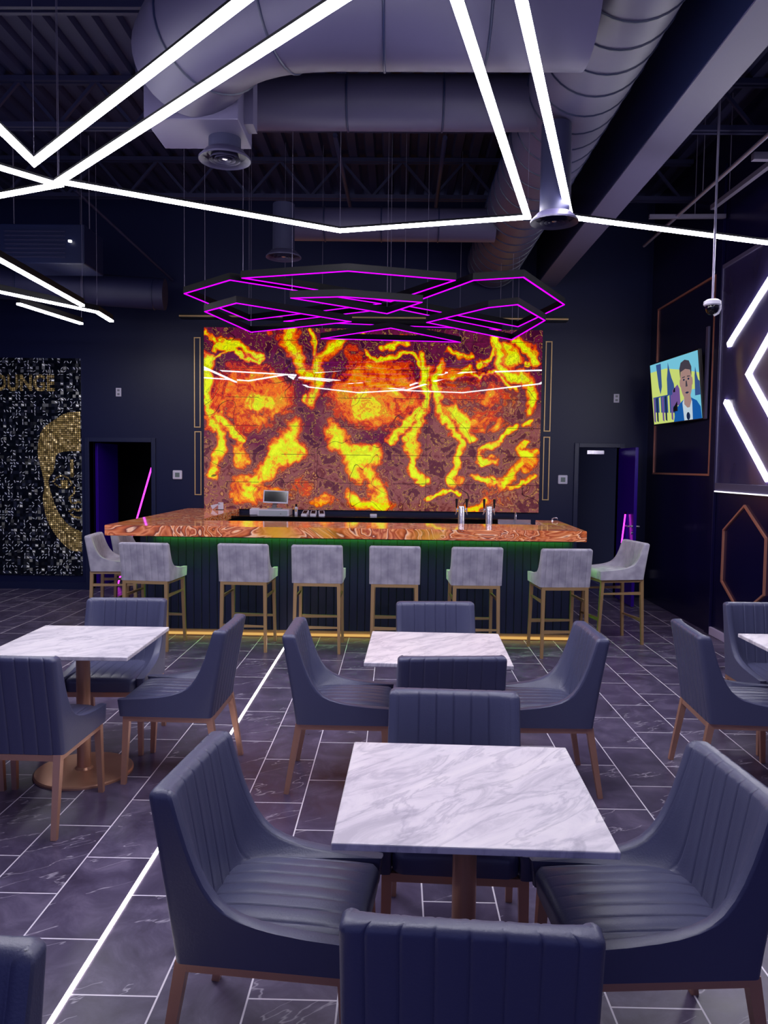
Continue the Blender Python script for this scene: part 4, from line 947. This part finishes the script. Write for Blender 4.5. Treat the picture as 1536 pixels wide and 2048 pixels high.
def make_stool():
    t = thing('bar_stool', '', 'bar stool')
    obj('backrest', shell_mesh(0.475, 0.662, 0.75, 1.025, -0.225, -0.285, 0.25, 0.038, 7, 0.92), M['velvet'], t)
    obj('seat', seat_mesh(0.198, -0.19, 0.247, 0.665, 0.742, 7), M['velvet'], t)
    bm = bmesh.new()
    for s in (-1, 1): bar(bm, (s*0.205, -0.23, 0.647), (s*0.205, 0.22, 0.647), 0.028, h0=0.026)
    bar(bm, (-0.219, -0.215, 0.647), (0.219, -0.215, 0.647), 0.028, h0=0.026); bar(bm, (-0.219, 0.208, 0.647), (0.219, 0.208, 0.647), 0.028, h0=0.026)
    obj('frame', bm, M['stool_metal'], t)
    for s in (-1, 1):
        for y0, y1 in ((-0.212, -0.235), (0.204, 0.245)):
            bm = bmesh.new(); bar(bm, (s*0.203, y0, 0.66), (s*0.212, y1, 0.0), 0.033, 0.026); obj('leg', bm, M['stool_metal'], t)
    bm = bmesh.new(); bar(bm, (-0.205, -0.228, 0.245), (0.205, -0.228, 0.245), 0.016, h0=0.032); obj('stretcher', bm, M['stool_metal'], t)
    bm = bmesh.new(); bar(bm, (-0.205, 0.232, 0.265), (0.205, 0.232, 0.265), 0.02, h0=0.034); obj('footrest', bm, M['stool_metal'], t)
    for s in (-1, 1):
        bm = bmesh.new(); bar(bm, (s*0.206, -0.218, 0.52), (s*0.206, 0.21, 0.52), 0.016, h0=0.03); obj('stretcher', bm, M['stool_metal'], t)
    return t
def make_table():
    t = thing('marble_table', '', 'table')
    obj('tabletop', bx(-0.381, 0.381, -0.381, 0.381, 0.738, 0.76, bev=0.004), M['marble'], t)
    bm = bmesh.new(); lathe(bm, [(0, 0), (0.27, 0), (0.27, 0.010), (0.262, 0.016), (0.05, 0.022), (0.04, 0.034), (0, 0.034)], 56); obj('base_plate', bm, M['bronze'], t, 35)
    bm = bmesh.new(); tube(bm, [(0, 0, 0.03), (0, 0, 0.72)], 0.038, 28); obj('pedestal', bm, M['bronze'], t, 40)
    bm = bmesh.new(); box(bm, -0.2, 0.2, -0.03, 0.03, 0.722, 0.737); box(bm, -0.03, 0.03, -0.2, -0.03, 0.722, 0.737); box(bm, -0.03, 0.03, 0.03, 0.2, 0.722, 0.737); obj('support_plate', bm, M['black'], t)
    return t

R_ = math.radians
proto = make_chair(); used = False
def place(proto_o, first, x, y, deg, label, group):
    o = proto_o if first else copy_tree(proto_o)
    o.location = (x, y, 0); o.rotation_euler = (0, 0, R_(deg)); o['label'] = label; o['group'] = group
    return o
gc = 'slate blue leather dining chairs'
CH = [(-0.318, 2.285, -96.0, 'slate blue leather chair at the left side of the nearest marble table'),
      (0.735, 2.28, 94.0, 'slate blue leather chair at the right side of the nearest marble table'),
      (0.177, 1.780, -4.0, 'slate blue leather chair in the bottom foreground with its ribbed back turned to the viewer'),
      (0.225, 2.78, 177.0, 'slate blue leather chair behind the nearest marble table, facing the viewer'),
      (-0.91, 1.09, 180.0, 'slate blue leather chair cut off at the bottom left corner'),
      (-0.268, 4.30, -90.0, 'slate blue leather chair at the left side of the middle marble table'),
      (0.80, 4.31, 91.0, 'slate blue leather chair at the right side of the middle marble table'),
      (0.25, 3.94, 4.8, 'slate blue leather chair on the near side of the middle table, back to the viewer'),
      (0.285, 4.835, 184.0, 'slate blue leather chair on the far side of the middle table, by the bar stools'),
      (-1.805, 3.81, -1.5, 'slate blue leather chair on the near side of the left table, back to the viewer'),
      (-1.237, 4.38, 88.5, 'slate blue leather chair at the right side of the left table'),
      (-1.772, 4.80, 182.5, 'slate blue leather chair on the far side of the left table, facing the viewer'),
      (-2.33, 4.27, -90.0, 'slate blue leather chair at the left edge beyond the left table, mostly hidden'),
      (1.98, 4.41, -93.0, 'slate blue leather chair at the left side of the right edge table'),
      (2.50, 4.99, 180.0, 'slate blue leather chair at the far side of the right edge table')]
for i, (x, y, a, lab) in enumerate(CH): place(proto, i == 0, x, y, a, lab, gc)
gt = 'square marble tables'; tp = make_table()
TB = [(0.228, 2.375, -1.5, 'square white marble table nearest the viewer'), (0.233, 4.275, -1.5, 'square white marble table in the middle, before the bar'),
      (-1.765, 4.31, 0.5, 'square white marble table at the left'), (2.49, 4.38, 0.0, 'square white marble table cut off at the right edge')]
for i, (x, y, a, lab) in enumerate(TB): place(tp, i == 0, x, y, a, lab, gt)
gs = 'grey velvet bar stools'; sp_ = make_stool()
ST = [(-2.33, 7.41, -5.0, 'grey velvet bar stool at the left end of the bar front'), (-1.42, 7.43, -2.0, 'second grey velvet bar stool from the left along the bar front'),
      (-0.735, 7.41, 0.0, 'third grey velvet bar stool from the left along the bar front'), (-0.01, 7.41, 0.0, 'fourth grey velvet bar stool, directly before the middle of the bar'),
      (0.745, 7.41, 2.0, 'fifth grey velvet bar stool, behind the middle table chair'), (1.55, 7.38, 5.0, 'grey velvet bar stool at the right end of the bar front'),
      (2.215, 7.93, 101.0, 'grey velvet bar stool alone at the right side of the bar, facing left'),
      (-2.90, 8.02, -84.0, 'nearer grey velvet bar stool at the left side of the bar, facing right'),
      (-2.90, 8.75, -90.0, 'farther grey velvet bar stool at the left side of the bar, mostly hidden')]
for i, (x, y, a, lab) in enumerate(ST): place(sp_, i == 0, x, y, a, lab, gs)
